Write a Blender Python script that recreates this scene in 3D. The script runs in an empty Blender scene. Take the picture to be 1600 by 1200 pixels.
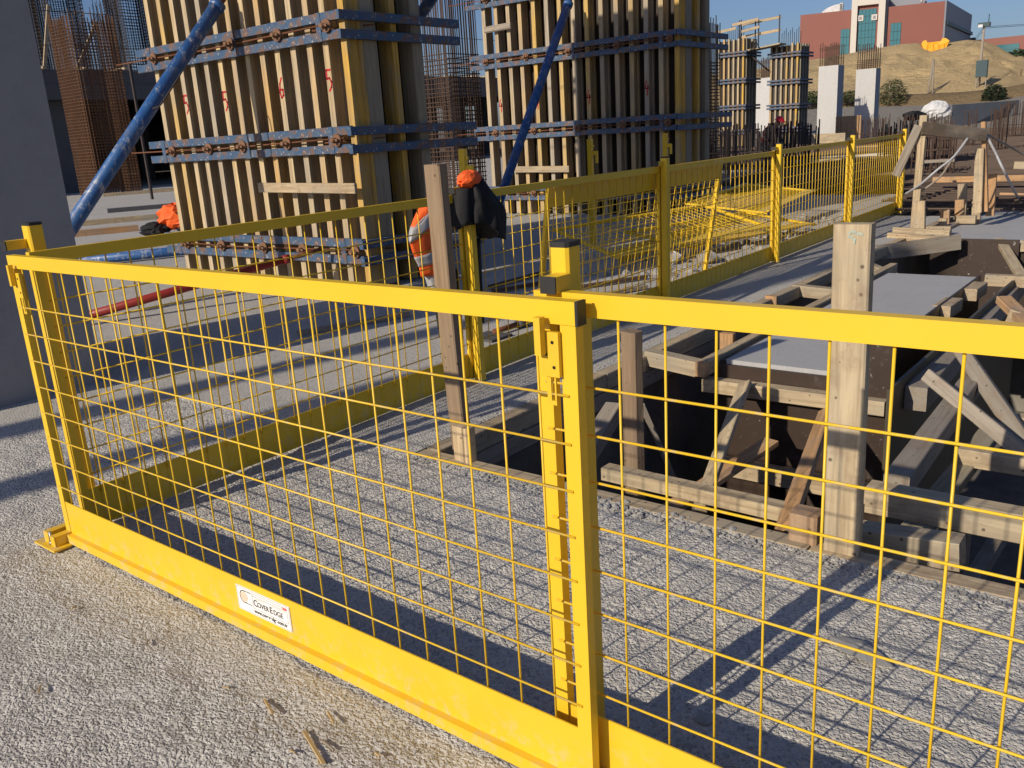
import bpy, math, random
import numpy as np
from mathutils import Vector, Matrix
R = math.radians
random.seed(7)
rng = np.random.default_rng(11)
sc = bpy.context.scene
COL = sc.collection

# ------------------------------------------------------------------ camera, world, sun, exposure
CAMF, PITCH, ROLL, YAW, CAMH = 1354.91, .2787, -.0615, -.6832, 1.443
_fw = Vector((math.sin(YAW)*math.cos(PITCH), math.cos(YAW)*math.cos(PITCH), -math.sin(PITCH)))
_rt = Vector((math.cos(YAW), -math.sin(YAW), 0)); _up = _rt.cross(_fw)
_R = _rt*math.cos(ROLL) + _up*math.sin(ROLL)
_U = -_rt*math.sin(ROLL) + _up*math.cos(ROLL)
cd = bpy.data.cameras.new('camera'); cam = bpy.data.objects.new('camera', cd); COL.objects.link(cam)
cd.sensor_width = 36; cd.lens = CAMF/1600*36; cd.clip_start = .05; cd.clip_end = 9000
cam.matrix_world = Matrix(((_R.x, _U.x, -_fw.x, 0), (_R.y, _U.y, -_fw.y, 0), (_R.z, _U.z, -_fw.z, CAMH), (0, 0, 0, 1)))
sc.camera = cam

SUN_AZ, SUN_EL = R(190.2), R(25.8)          # clockwise from +Y
w = bpy.data.worlds.new('World'); sc.world = w; w.use_nodes = True
nt = w.node_tree; nt.nodes.clear()
sky = nt.nodes.new('ShaderNodeTexSky'); sky.sky_type = 'NISHITA'; sky.sun_disc = False
sky.sun_elevation = SUN_EL; sky.sun_rotation = SUN_AZ
sky.altitude = 100; sky.air_density = 1.0; sky.dust_density = 1.3; sky.ozone_density = 4.5
bg = nt.nodes.new('ShaderNodeBackground'); bg.inputs[1].default_value = .082
wo = nt.nodes.new('ShaderNodeOutputWorld')
tint = nt.nodes.new('ShaderNodeMix'); tint.data_type = 'RGBA'; tint.blend_type = 'MULTIPLY'; tint.inputs['Factor'].default_value = 1
tint.inputs['B'].default_value = (.86, .855, .99, 1)
nt.links.new(sky.outputs[0], tint.inputs['A']); nt.links.new(tint.outputs['Result'], bg.inputs[0]); nt.links.new(bg.outputs[0], wo.inputs[0])
sl = bpy.data.lights.new('sun', 'SUN'); sl.energy = 4.4; sl.angle = R(.53); sl.color = (1, .89, .72)
so = bpy.data.objects.new('sun', sl); COL.objects.link(so)
sdir = Vector((math.sin(SUN_AZ)*math.cos(SUN_EL), math.cos(SUN_AZ)*math.cos(SUN_EL), math.sin(SUN_EL)))
so.rotation_euler = (-sdir).to_track_quat('-Z', 'Y').to_euler()
so.location = (0, -20, 30)
sc.view_settings.view_transform = 'Standard'; sc.view_settings.look = 'None'
sc.view_settings.exposure = 0.0; sc.view_settings.gamma = 1.0; sc.view_settings.use_curve_mapping = False

# ------------------------------------------------------------------ surveying helpers (points on real planes)
def _ray(x, y):
    return (_fw*CAMF + _R*(x-800) - _U*(y-600)).normalized()
CP = Vector((0, 0, CAMH))
def G(x, y, z=0.0):
    d = _ray(x, y); return CP + d*((z-CAMH)/d.z)
def YP(x, y, Y):
    d = _ray(x, y); return CP + d*(Y/d.y)
def XP(x, y, X):
    d = _ray(x, y); return CP + d*(X/d.x)
def DP(x, y, dist):
    d = _ray(x, y); return CP + d*(dist/math.hypot(d.x, d.y))

# ------------------------------------------------------------------ materials
def hexc(c): return (c[0], c[1], c[2], 1)
class M:
    """small node-material builder"""
    def __init__(s, name, rough=.6, metal=0, spec=.5):
        s.m = bpy.data.materials.new(name); s.m.use_nodes = True
        s.t = s.m.node_tree; s.b = s.t.nodes['Principled BSDF']
        s.b.inputs['Roughness'].default_value = rough; s.b.inputs['Metallic'].default_value = metal
        s.b.inputs['Specular IOR Level'].default_value = spec
        s.tc = s.t.nodes.new('ShaderNodeTexCoord'); s.src = s.tc.outputs['Object']
    def n(s, k, **kw):
        nd = s.t.nodes.new(k)
        for a, v in kw.items(): setattr(nd, a, v)
        return nd
    def link(s, a, b): s.t.links.new(a, b)
    def mapping(s, scale, src=None):
        mp = s.n('ShaderNodeMapping'); mp.inputs['Scale'].default_value = scale
        s.link(src or s.src, mp.inputs[0]); return mp.outputs[0]
    def noise(s, scale, detail=4, rough=.55, vec=None, dist=0):
        nd = s.n('ShaderNodeTexNoise'); nd.inputs['Scale'].default_value = scale
        nd.inputs['Detail'].default_value = detail; nd.inputs['Roughness'].default_value = rough
        nd.inputs['Distortion'].default_value = dist
        s.link(vec or s.src, nd.inputs['Vector']); return nd.outputs['Fac']
    def ramp(s, fac, stops, interp='LINEAR'):
        r = s.n('ShaderNodeValToRGB'); r.color_ramp.interpolation = interp
        el = r.color_ramp.elements
        while len(el) < len(stops): el.new(.5)
        for e, (p, c) in zip(el, stops):
            e.position = p; e.color = hexc(c) if not isinstance(c, (int, float)) else (c, c, c, 1)
        s.link(fac, r.inputs[0]); return r.outputs[0]
    def mix(s, fac, a, b, mode='MIX'):
        m = s.n('ShaderNodeMix', data_type='RGBA', blend_type=mode)
        for sock, v in ((m.inputs['Factor'], fac), (m.inputs['A'], a), (m.inputs['B'], b)):
            if isinstance(v, (int, float)): sock.default_value = v
            elif isinstance(v, tuple): sock.default_value = hexc(v)
            else: s.link(v, sock)
        return m.outputs['Result']
    def color(s, c):
        if isinstance(c, tuple): s.b.inputs['Base Color'].default_value = hexc(c)
        else: s.link(c, s.b.inputs['Base Color'])
        return s
    def bump(s, h, strength=.4, dist=.01):
        b = s.n('ShaderNodeBump'); b.inputs['Strength'].default_value = strength; b.inputs['Distance'].default_value = dist
        s.link(h, b.inputs['Height'])
        prev = s.b.inputs['Normal'].links
        if prev: s.link(prev[0].from_socket, b.inputs['Normal'])
        s.link(b.outputs[0], s.b.inputs['Normal']); return s
    def rough(s, f): s.link(f, s.b.inputs['Roughness']); return s
    def rnd(s): return s.n('ShaderNodeObjectInfo').outputs['Random']

def paint(name, base, dark, rough=.38, scuff=.0, rust=None, worn=0):
    m = M(name, rough, spec=.45)
    c = m.mix(m.ramp(m.noise(6, 5), [(.35, 0.), (.75, 1.)]), base, dark)
    if rust:
        c = m.mix(m.ramp(m.noise(9, 8, .7), [(.5, 0.), (.58, 1.)]), c, rust)
        c = m.mix(m.ramp(m.noise(28, 6, .7), [(.60, 0.), (.66, 1.)]), c, (.46, .44, .41))
    if scuff:
        c = m.mix(m.ramp(m.noise(24, 6, .7), [(.66, 0.), (.74, scuff)]), c, (.47, .36, .15))
        c = m.mix(m.ramp(m.noise(70, 5, .8), [(.70, 0.), (.74, .8)]), c, (.30, .24, .12))     # chips and specks
        sx = m.n('ShaderNodeSeparateXYZ'); m.link(m.src, sx.inputs[0])                          # cement dust kicked onto the foot of the barriers
        lo = m.ramp(sx.outputs[2], [(.0, .75), (.16, 0.)]); dn = m.ramp(m.noise(18, 7, .75), [(.50, 0.), (.66, 1.)])
        c = m.mix(m.mix(1.0, lo, dn, 'MULTIPLY'), c, (.50, .46, .36))
    if worn:
        c = m.mix(m.ramp(m.noise(14, 8, .75, m.mapping((1, 1, .45))), [(.54, 0.), (.62, worn)]), c, (.42, .43, .45))
        c = m.mix(m.ramp(m.noise(5, 7, .7), [(.55, 0.), (.72, .6)]), c, (.16, .15, .14))
    m.color(c); m.bump(m.noise(60, 3), .06, .004)
    m.rough(m.ramp(m.noise(12, 4), [(.3, rough-.08), (.7, rough+.14)]))
    return m.m
def wood(name, tones, gray=None, rough=.75, grain=34, nails=True):
    """grain runs along local X"""
    m = M(name, rough, spec=.25)
    off = m.n('ShaderNodeVectorMath', operation='ADD'); m.link(m.src, off.inputs[0])
    cmb = m.n('ShaderNodeCombineXYZ'); mul = m.n('ShaderNodeMath', operation='MULTIPLY'); mul.inputs[1].default_value = 37
    m.link(m.rnd(), mul.inputs[0])
    for i in range(3): m.link(mul.outputs[0], cmb.inputs[i])
    m.link(cmb.outputs[0], off.inputs[1]); m.src = off.outputs[0]
    base = m.ramp(m.rnd(), [(i/max(1, len(tones)-1), t) for i, t in enumerate(tones)])
    g = m.noise(grain, 6, .65, m.mapping((.05, 1, 1)), .6)
    c = m.mix(m.ramp(g, [(.34, .55), (.60, 0.)]), base, (.14, .085, .045))
    blot = m.noise(3.5, 5, .6, m.mapping((.5, 1, 1)))
    c = m.mix(m.ramp(blot, [(.43, 0.), (.70, .65)]), c, gray or (.30, .27, .23))
    if nails:
        v = m.n('ShaderNodeTexVoronoi'); v.inputs['Scale'].default_value = 19; m.link(m.src, v.inputs['Vector'])
        c = m.mix(m.ramp(v.outputs['Distance'], [(.09, .8), (.15, 0.)]), c, (.07, .048, .034))
        c = m.mix(m.ramp(m.noise(7, 5, .7), [(.52, 0.), (.66, .55)]), c, (.26, .185, .125))
        c = m.mix(m.ramp(m.noise(40, 6, .75), [(.66, 0.), (.73, .6)]), c, (.48, .46, .42))
    m.color(c); m.bump(g, .35, .004); m.bump(m.noise(90, 3, .6, m.mapping((.08, 1, 1))), .2, .002)
    return m.m
def concrete(name, c1, c2, sc1=1.2, pit=.0, bump=.3, rough=.85):
    m = M(name, rough, spec=.3)
    c = m.mix(m.noise(sc1, 7, .65), c1, c2)
    c = m.mix(m.ramp(m.noise(sc1*9, 6, .7), [(.45, 0.), (.8, .45)]), c, tuple(x*.6 for x in c1))
    if pit:
        v = m.n('ShaderNodeTexVoronoi'); v.inputs['Scale'].default_value = pit; m.link(m.src, v.inputs['Vector'])
        c = m.mix(m.ramp(v.outputs['Distance'], [(.09, .7), (.15, 0.)]), c, tuple(x*.3 for x in c1))
    c = m.mix(m.ramp(m.noise(4, 5, .65, m.mapping((1, 1, .12))), [(.5, 0.), (.75, .35)]), c, tuple(x*.72 for x in c1))
    m.color(c); m.bump(m.noise(30, 6, .7), bump, .006); m.bump(m.noise(3, 4), bump*.5, .03)
    return m.m
def plain(name, c, rough=.6, var=.35, sc1=8, metal=0, bump=.1):
    m = M(name, rough, metal, .4)
    m.color(m.mix(m.ramp(m.noise(sc1, 6, .65), [(.3, 0.), (.75, 1.)]), c, tuple(x*(1-var) for x in c)))
    m.bump(m.noise(sc1*4, 4), bump, .005)
    return m.m

def rough_slab_material():
    m = M('rough_concrete', .9, spec=.25)
    big = m.noise(.7, 6, .6); mid = m.noise(5, 5, .6)
    c = m.mix(m.ramp(big, [(.3, 0.), (.7, 1.)]), (.55, .525, .48), (.465, .445, .415))
    c = m.mix(m.ramp(mid, [(.4, 0.), (.75, .5)]), c, (.55, .525, .48))
    c = m.mix(m.ramp(m.noise(1.7, 7, .68, None, .8), [(.50, 0.), (.68, .5)]), c, (.40, .385, .365))
    c = m.mix(m.ramp(m.noise(3.1, 6, .7), [(.60, 0.), (.72, .4)]), c, (.40, .355, .29))
    v = m.n('ShaderNodeTexVoronoi'); v.inputs['Scale'].default_value = 110; m.link(m.src, v.inputs['Vector'])
    sep = m.n('ShaderNodeSeparateColor'); m.link(v.outputs['Color'], sep.inputs[0])
    c = m.mix(m.ramp(sep.outputs[0], [(.72, 0.), (.86, .55)]), c, (.25, .24, .23))       # darker grains of aggregate
    c = m.mix(m.ramp(sep.outputs[1], [(.80, 0.), (.9, .6)]), c, (.62, .60, .56))
    m.color(c)
    v2 = m.n('ShaderNodeTexVoronoi'); v2.inputs['Scale'].default_value = 120; v2.inputs['Randomness'].default_value = 1; m.link(m.src, v2.inputs['Vector'])
    m.bump(m.ramp(v2.outputs['Distance'], [(.0, 1.), (.62, 0.)]), .22, .0045)
    m.bump(m.noise(170, 2, .6), .55, .0035)
    m.bump(m.ramp(m.noise(104, 1.5, .5), [(.34, 0.), (.58, 1.)]), .72, .006)
    m.bump(m.noise(20, 2), .25, .01); m.bump(m.noise(5, 3), .15, .03)
    return m.m

YEL = paint('yellow_paint', (.78, .505, .026), (.73, .465, .022), .38, scuff=.35)
YEL2 = paint('yellow_paint_scuffed', (.74, .475, .026), (.66, .42, .022), .44, scuff=.55)
BLKCAP = plain('black_plastic', (.025, .025, .027), .5, .3, 30)
STEEL = plain('dull_steel', (.42, .42, .42), .45, .4, 40, .8)
DARKHOLE = plain('dark_hole', (.015, .012, .01), .9)
BLUE = paint('blue_waler_paint', (.032, .080, .165), (.075, .11, .165), .55, rust=(.15, .085, .06))
BLUEP = paint('blue_prop_paint', (.022, .085, .26), (.03, .12, .32), .45, worn=.8)
REDP = paint('red_prop_paint', (.30, .022, .016), (.22, .02, .016), .45)
RUST = plain('rusty_steel', (.20, .075, .035), .85, .5, 60)
RUST2 = plain('rusty_casting', (.25, .13, .075), .8, .55, 50)
REBAR = plain('rebar_steel', (.115, .072, .052), .8, .5, 3)
REBARD = plain('dark_rebar_steel', (.060, .045, .042), .8, .4, 3)
REBARR = plain('red_rust_rebar', (.155, .075, .038), .85, .45, 2)
SLAB = rough_slab_material()
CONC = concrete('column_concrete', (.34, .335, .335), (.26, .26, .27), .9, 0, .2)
CONCL = concrete('pale_concrete', (.55, .54, .53), (.48, .47, .46), 1.0, 0, .1)
CONCS = concrete('smooth_pad_concrete', (.44, .44, .44), (.36, .36, .37), 2.5, 0, .12, .75)
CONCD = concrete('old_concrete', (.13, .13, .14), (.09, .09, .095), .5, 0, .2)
FORMW = wood('formwork_beam_wood', [(.60, .36, .10), (.52, .42, .28), (.62, .47, .25), (.42, .37, .30), (.64, .42, .12), (.56, .46, .32)], nails=False)
FORMG = wood('grey_formwork_wood', [(.26, .23, .17), (.33, .29, .20), (.24, .22, .18)], nails=False)
FORMY = wood('yellow_formwork_wood', [(.66, .40, .07), (.62, .38, .08)], nails=False)
PINE = wood('pale_site_timber', [(.52, .41, .26), (.57, .46, .30), (.46, .36, .235), (.58, .44, .27)], gray=(.31, .285, .23))
PINEO = wood('orange_site_timber', [(.52, .29, .13), (.56, .33, .16)])
PINEG = wood('weathered_timber', [(.33, .29, .24), (.28, .25, .21), (.38, .33, .27)])
PINEB = wood('brown_old_plank', [(.34, .235, .15), (.29, .205, .13)], grain=48, gray=(.20, .155, .115))
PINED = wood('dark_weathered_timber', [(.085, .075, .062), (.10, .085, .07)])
def ply_mat():
    m = M('phenolic_plywood', .5, spec=.4)
    c = m.mix(m.noise(6, 6, .7), (.030, .018, .013), (.055, .034, .025))
    c = m.mix(m.ramp(m.noise(26, 7, .75), [(.62, 0.), (.68, .9)]), c, (.38, .36, .34))
    c = m.mix(m.ramp(m.noise(5, 6, .7), [(.60, 0.), (.80, .5)]), c, (.20, .18, .16))
    m.color(c); m.bump(m.noise(50, 4), .1, .003); return m.m
PLY = ply_mat()
PLYC = plain('clean_brown_plywood', (.040, .026, .017), .5, .4, 5)
PLYG = plain('olive_plywood_face', (.075, .066, .045), .55, .4, 4)
PIT = plain('pit_concrete', (.26, .24, .21), .9, .5, 3)
PITF = plain('pit_floor', (.22, .20, .175), .95, .5, 4)
ORANGE = plain('hi_vis_orange', (.92, .13, .02), .7, .15, 12, bump=.3)
REFL = plain('reflective_tape', (.42, .42, .44), .4, .25, 30)
BLACKC = plain('black_cloth', (.016, .016, .018), .8, .4, 20, bump=.4)
GREYC = plain('grey_cloth', (.10, .10, .11), .8, .4, 20, bump=.4)
REDC = plain('red_cloth', (.40, .02, .03), .7, .3, 20)
HELM = plain('red_helmet', (.55, .015, .03), .35, .15, 20)
SKIN = plain('skin', (.42, .24, .17), .6, .15, 20)
WHITE = plain('white_sheet', (.70, .70, .71), .6, .35, 2, bump=.2)
PAPER = plain('sticker_white', (.82, .81, .80), .45, .03, 4, bump=0)
INK = plain('sticker_ink', (.03, .03, .035), .6, .1, 4, bump=0)
INKO = plain('sticker_orange_ink', (.80, .36, .16), .6, .1, 4, bump=0)
INKP = plain('sticker_peach_ink', (.80, .56, .42), .6, .1, 4, bump=0)
INKR = plain('sticker_red_ink', (.75, .12, .10), .6, .1, 4, bump=0)
SPRAY = plain('red_spray_paint', (.55, .02, .035), .7, .4, 60)
GREENF = plain('green_leaf', (.045, .085, .025), .7, .5, 3)
DRYF = plain('dry_leaf', (.20, .18, .09), .8, .5, 3)
DARKF = plain('dark_leaf', (.03, .045, .02), .8, .5, 3)
CHIP = wood('splinter_wood', [(.62, .40, .12), (.58, .42, .20)], nails=False)
GRAVEL = concrete('crumb_concrete', (.36, .35, .335), (.28, .275, .27), 6, 0, .4)
def earth(name, a, b, s, d=None):
    m = M(name, .95, spec=.15)
    c = m.mix(m.noise(s, 8, .65), a, b)
    if d: c = m.mix(m.ramp(m.noise(s*.45, 7, .7), [(.55, 0.), (.72, .8)]), c, d)
    m.color(c); m.bump(m.noise(s*6, 8, .75), .9, .5/s*.4); return m.m
SAND = earth('sand', (.72, .54, .29), (.61, .45, .235), .22, (.47, .36, .20))
DIRT = earth('site_dirt', (.30, .24, .17), (.23, .19, .14), .3)
DIRTROAD = earth('dirt_road', (.42, .38, .32), (.34, .31, .27), .3)
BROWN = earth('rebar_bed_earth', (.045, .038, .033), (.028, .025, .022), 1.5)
def panelmat(name, c, s):
    m = M(name, .55); m.color(m.mix(m.noise(s, 4), c, tuple(x*.88 for x in c))); return m.m
BRICK = panelmat('red_cladding', (.235, .075, .055), .2)
CLADW = panelmat('white_cladding', (.60, .56, .51), .2)
CLADG = panelmat('grey_cladding', (.24, .25, .29), .2)
GLASS = M('teal_glass', .12, spec=.7).color((.045, .17, .21)).m
MULL = plain('dark_mullion', (.03, .07, .085), .5)
ORTARP = plain('orange_sheet', (.95, .42, .02), .6, .2, 1.5)

# ------------------------------------------------------------------ mesh helpers
class MB:
    def __init__(s): s.v = []; s.f = []; s.sm = []
    def add(s, vs, fs, smooth=False):
        o = len(s.v); s.v += [tuple(p) for p in vs]; s.f += [tuple(i+o for i in f) for f in fs]; s.sm += [smooth]*len(fs); return s
    def box(s, x0, x1, y0, y1, z0, z1, rot=None, at=(0, 0, 0)):
        vs = [Vector(p) for p in ((x0,y0,z0),(x1,y0,z0),(x1,y1,z0),(x0,y1,z0),(x0,y0,z1),(x1,y0,z1),(x1,y1,z1),(x0,y1,z1))]
        if rot: vs = [rot @ p for p in vs]
        vs = [p + Vector(at) for p in vs]
        return s.add(vs, [(0,3,2,1),(4,5,6,7),(0,1,5,4),(1,2,6,5),(2,3,7,6),(3,0,4,7)])
    def cbox(s, c, d, rot=None):
        return s.box(-d[0]/2, d[0]/2, -d[1]/2, d[1]/2, -d[2]/2, d[2]/2, rot, c)
    def prism(s, prof, p0, p1, up=(0, 0, 1), smooth=False, scale1=1.0):
        p0, p1 = Vector(p0), Vector(p1); x = (p1-p0).normalized(); u = Vector(up)
        if abs(x.dot(u)) > .98: u = Vector((0, 1, 0))
        y = u.cross(x).normalized(); z = x.cross(y)
        n = len(prof); vs = [p0 + y*a + z*b for a, b in prof] + [p1 + y*a*scale1 + z*b*scale1 for a, b in prof]
        fs = [(i, (i+1) % n, (i+1) % n + n, i+n) for i in range(n)]
        s.add(vs, fs, smooth); o = len(s.v)-2*n
        s.f += [tuple(o+i for i in reversed(range(n))), tuple(o+n+i for i in range(n))]; s.sm += [False, False]
        return s
    def tube(s, p0, p1, r, n=6, r1=None, smooth=True):
        prof = [(r*math.cos(2*math.pi*i/n), r*math.sin(2*math.pi*i/n)) for i in range(n)]
        return s.prism(prof, p0, p1, smooth=smooth and n > 4, scale1=(r1/r if r1 else 1))
    def path(s, pts, r, n=6):
        pts = [Vector(p) for p in pts]; rings = []
        for i, p in enumerate(pts):
            t = (pts[min(i+1, len(pts)-1)] - pts[max(i-1, 0)]).normalized()
            u = Vector((0, 0, 1)) if abs(t.z) < .95 else Vector((0, 1, 0))
            y = u.cross(t).normalized(); z = t.cross(y)
            rings.append([p + y*r*math.cos(2*math.pi*k/n) + z*r*math.sin(2*math.pi*k/n) for k in range(n)])
        return s.loft(rings)
    def loft(s, rings, smooth=True, cap=True):
        n = len(rings[0]); o = len(s.v)
        for r in rings: s.v += [tuple(p) for p in r]
        for a in range(len(rings)-1):
            for k in range(n):
                s.f.append((o+a*n+k, o+a*n+(k+1) % n, o+(a+1)*n+(k+1) % n, o+(a+1)*n+k)); s.sm.append(smooth)
        if cap:
            s.f.append(tuple(o+k for k in reversed(range(n)))); s.sm.append(False)
            s.f.append(tuple(o+(len(rings)-1)*n+k for k in range(n))); s.sm.append(False)
        return s
    def xf(s, mat):
        s.v = [tuple(mat @ Vector(p)) for p in s.v]; return s
    def mesh(s, name, mat):
        me = bpy.data.meshes.new(name); me.from_pydata(s.v, [], s.f)
        me.polygons.foreach_set('use_smooth', s.sm); me.materials.append(mat); me.update(); return me
    def build(s, name, mat, parent=None, world=False):
        """world=True: vertices are world coordinates of a top-level parent's child"""
        if world and parent is not None: s.xf(parent.matrix_basis.inverted())
        o = bpy.data.objects.new(name, s.mesh(name, mat)); COL.objects.link(o)
        if parent is not None: o.parent = parent
        return o

def tag(o, label=None, cat=None, group=None, kind=None):
    if label: o['label'] = label
    if cat: o['category'] = cat
    if group: o['group'] = group
    if kind: o['kind'] = kind
    return o
def thing(name, label, cat, loc=(0, 0, 0), rz=0.0, group=None):
    o = bpy.data.objects.new(name, None); COL.objects.link(o); o.empty_display_size = .1
    o.location = loc; o.rotation_euler = (0, 0, rz); return tag(o, label, cat, group)
def structure(o): o['kind'] = 'structure'; return o
def dup(o, parent=None):
    c = o.copy(); COL.objects.link(c); c.parent = parent
    for ch in list(o.children): dup(ch, c)
    return c
def recenter(o):
    """move a one-mesh thing's origin to the bottom centre of its bounds"""
    me = o.data; a = np.empty(len(me.vertices)*3, np.float32); me.vertices.foreach_get('co', a); a = a.reshape(-1, 3)
    c = np.array([(a[:,0].min()+a[:,0].max())/2, (a[:,1].min()+a[:,1].max())/2, a[:,2].min()], np.float32)
    me.vertices.foreach_set('co', (a-c).ravel()); o.location = Vector(o.location) + Vector(c.tolist()); return o

def wmat(o):
    m = o.matrix_basis.copy(); p = o.parent
    while p is not None: m = p.matrix_basis @ m; p = p.parent
    return m
_bm = {}
def chprof(w_, h_, c):
    a, b = w_/2, h_/2
    return [(-a+c,-b),(a-c,-b),(a,-b+c),(a,b-c),(a-c,b),(-a+c,b),(-a,b-c),(-a,-b+c)]
def beam(name, p0, p1, w_, h_, mat, parent=None, up=(0, 0, 1), ch=None, label=None, cat=None, group=None, prof=None, key=None, wob=0):
    """sawn timber or steel bar: its own local X runs along it"""
    p0, p1 = Vector(p0), Vector(p1); L = (p1-p0).length; x = (p1-p0).normalized(); u = Vector(up)
    if abs(x.dot(u)) > .98: u = Vector((0, -1, 0))
    y = u.cross(x).normalized(); z = x.cross(y); c = (p0+p1)/2
    k = (round(L, 3), round(w_, 3), round(h_, 3), mat.name, key)
    if k not in _bm:
        b = MB()
        if wob:
            pr_ = chprof(w_, h_, ch or .004); rings = []
            N = 9
            for i in range(N):
                t = i/(N-1); dy = wob*math.sin(3.1*t+1)*random.uniform(.6, 1); dz = wob*.6*math.sin(4.3*t)
                rings.append([Vector((-L/2+L*t, a*(1+random.uniform(-.03, .03))+dy, bb*(1+random.uniform(-.02, .02))+dz)) for a, bb in pr_])
            b.loft(rings, smooth=False)
        else:
            b.prism(prof or chprof(w_, h_, ch if ch is not None else min(.004, w_*.12, h_*.12)), (-L/2, 0, 0), (L/2, 0, 0))
        _bm[k] = b.mesh(name, mat)
    o = bpy.data.objects.new(name, _bm[k]); COL.objects.link(o)
    Mx = Matrix(((x.x, y.x, z.x, c.x), (x.y, y.y, z.y, c.y), (x.z, y.z, z.z, c.z), (0, 0, 0, 1)))
    if parent is not None: o.parent = parent; Mx = wmat(parent).inverted() @ Mx
    o.matrix_basis = Mx
    return tag(o, label, cat, group)
IPROF = [(-.04,-.10),(.04,-.10),(.04,-.062),(.016,-.055),(.016,.055),(.04,.062),(.04,.10),(-.04,.10),(-.04,.062),(-.016,.055),(-.016,-.055),(-.04,-.062)]

# ------------------------------------------------------------------ ground
def vnoise(nx, ny, cell, seed):
    r = np.random.default_rng(seed); gx, gy = int(nx/cell)+3, int(ny/cell)+3
    L = r.random((gx, gy)).astype(np.float32)
    X = np.arange(nx)/cell; Y = np.arange(ny)/cell
    ix = X.astype(int); iy = Y.astype(int); fx = X-ix; fy = Y-iy
    fx = (fx*fx*(3-2*fx))[:, None]; fy = (fy*fy*(3-2*fy))[None, :]
    a = L[np.ix_(ix, iy)]; b = L[np.ix_(ix+1, iy)]; c = L[np.ix_(ix, iy+1)]; d = L[np.ix_(ix+1, iy+1)]
    return (a*(1-fx)+b*fx)*(1-fy) + (c*(1-fx)+d*fx)*fy
def gridmesh(name, xs, ys, Z, mat, smooth=True):
    nx, ny = len(xs), len(ys)
    X, Y = np.meshgrid(xs, ys, indexing='ij')
    co = np.stack([X, Y, Z], -1).astype(np.float32).reshape(-1, 3)
    i = np.arange((nx-1)*(ny-1)); a = (i//(ny-1))*ny + i % (ny-1)
    fc = np.stack([a, a+ny, a+ny+1, a+1], -1).astype(np.int32)
    return rawmesh(name, co, fc, mat, smooth)
def rawmesh(name, co, fc, mat, smooth=True):
    me = bpy.data.meshes.new(name); me.vertices.add(len(co)); me.vertices.foreach_set('co', np.ascontiguousarray(co, np.float32).ravel())
    me.loops.add(fc.size); me.loops.foreach_set('vertex_index', np.ascontiguousarray(fc, np.int32).ravel())
    me.polygons.add(len(fc)); k = fc.shape[1]
    me.polygons.foreach_set('loop_start', np.arange(0, fc.size, k, dtype=np.int32))
    me.polygons.foreach_set('use_smooth', np.full(len(fc), smooth))
    me.materials.append(mat); me.update(calc_edges=True)
    o = bpy.data.objects.new(name, me); COL.objects.link(o); return o

STEP = .0058
gx = np.arange(-5.2, .46, STEP); gy = np.arange(.2, 2.735, STEP)
nx, ny = len(gx), len(gy)
def bandnoise(lo, hi, seed):
    """isotropic noise whose wavelengths lie between lo and hi metres"""
    wn = np.random.default_rng(seed).standard_normal((nx, ny)); F = np.fft.rfft2(wn)
    k = np.hypot(np.fft.fftfreq(nx, STEP)[:, None], np.fft.rfftfreq(ny, STEP)[None, :])+1e-9
    g_ = np.exp(-(np.log(k*math.sqrt(lo*hi))/np.log(hi/lo)*1.6)**2); z = np.fft.irfft2(F*g_, s=(nx, ny)); return (z/z.std()).astype(np.float32)
a1 = bandnoise(.013, .024, 1); a2 = bandnoise(.026, .060, 2); a3 = bandnoise(.15, .5, 3); a4 = bandnoise(.4, 1.2, 4)
amt = np.clip(.85+.35*a4, .3, 1.6)
g1 = a1+.55*a2-.25
Z = amt*np.where(g1 > 0, (.0003*g1), .0010*np.maximum(g1, -2.4)) + .0005*a2 + .0022*a3 - .005
Z = np.minimum(Z, -.0005)
ex = np.minimum(np.arange(nx), np.arange(nx)[::-1])*STEP; ey = np.minimum(np.arange(ny), np.arange(ny)[::-1])*STEP
fade = np.clip(np.minimum(ex[:, None]/.15, 1), 0, 1)*np.clip(np.minimum(ey[None, :]/.02, 1), 0, 1)
Z = Z*fade
near = gridmesh('concrete_slab', gx, gy, Z, SLAB); structure(near)
x0, x1, y0, y1 = float(gx[0]), float(gx[-1]), float(gy[0]), float(gy[-1])
b = MB()
def tile(b, X0, X1, Y0, Y1, z=0, step=None):
    b.add([(X0,Y0,z),(X1,Y0,z),(X1,Y1,z),(X0,Y1,z)], [(0,1,2,3)])
PX0, PY0, PY1 = -2.87, y1, 13.4
for t in ((-60, 14, -30, y0), (-60, x0, y0, y1), (x1, 14, y0, y1), (-60, -9, 17, 26), (-60, -20, 26, 75), (-60, -3.95, PY0, 17), (-3.95, PX0, PY0, PY1), (8, 14, PY0, PY1)): tile(b, *t)
structure(b.build('concrete_floor', SLAB))
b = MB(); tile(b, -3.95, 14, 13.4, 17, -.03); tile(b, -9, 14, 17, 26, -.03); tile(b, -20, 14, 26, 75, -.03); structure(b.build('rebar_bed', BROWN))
b = MB()
for t in ((-4000, 4000, -4000, -30), (-4000, -60, -30, 75), (14, 4000, -30, 75), (-4000, 4000, 75, 4000)): tile(b, *t, -.06)
structure(b.build('ground', DIRT))
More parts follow.
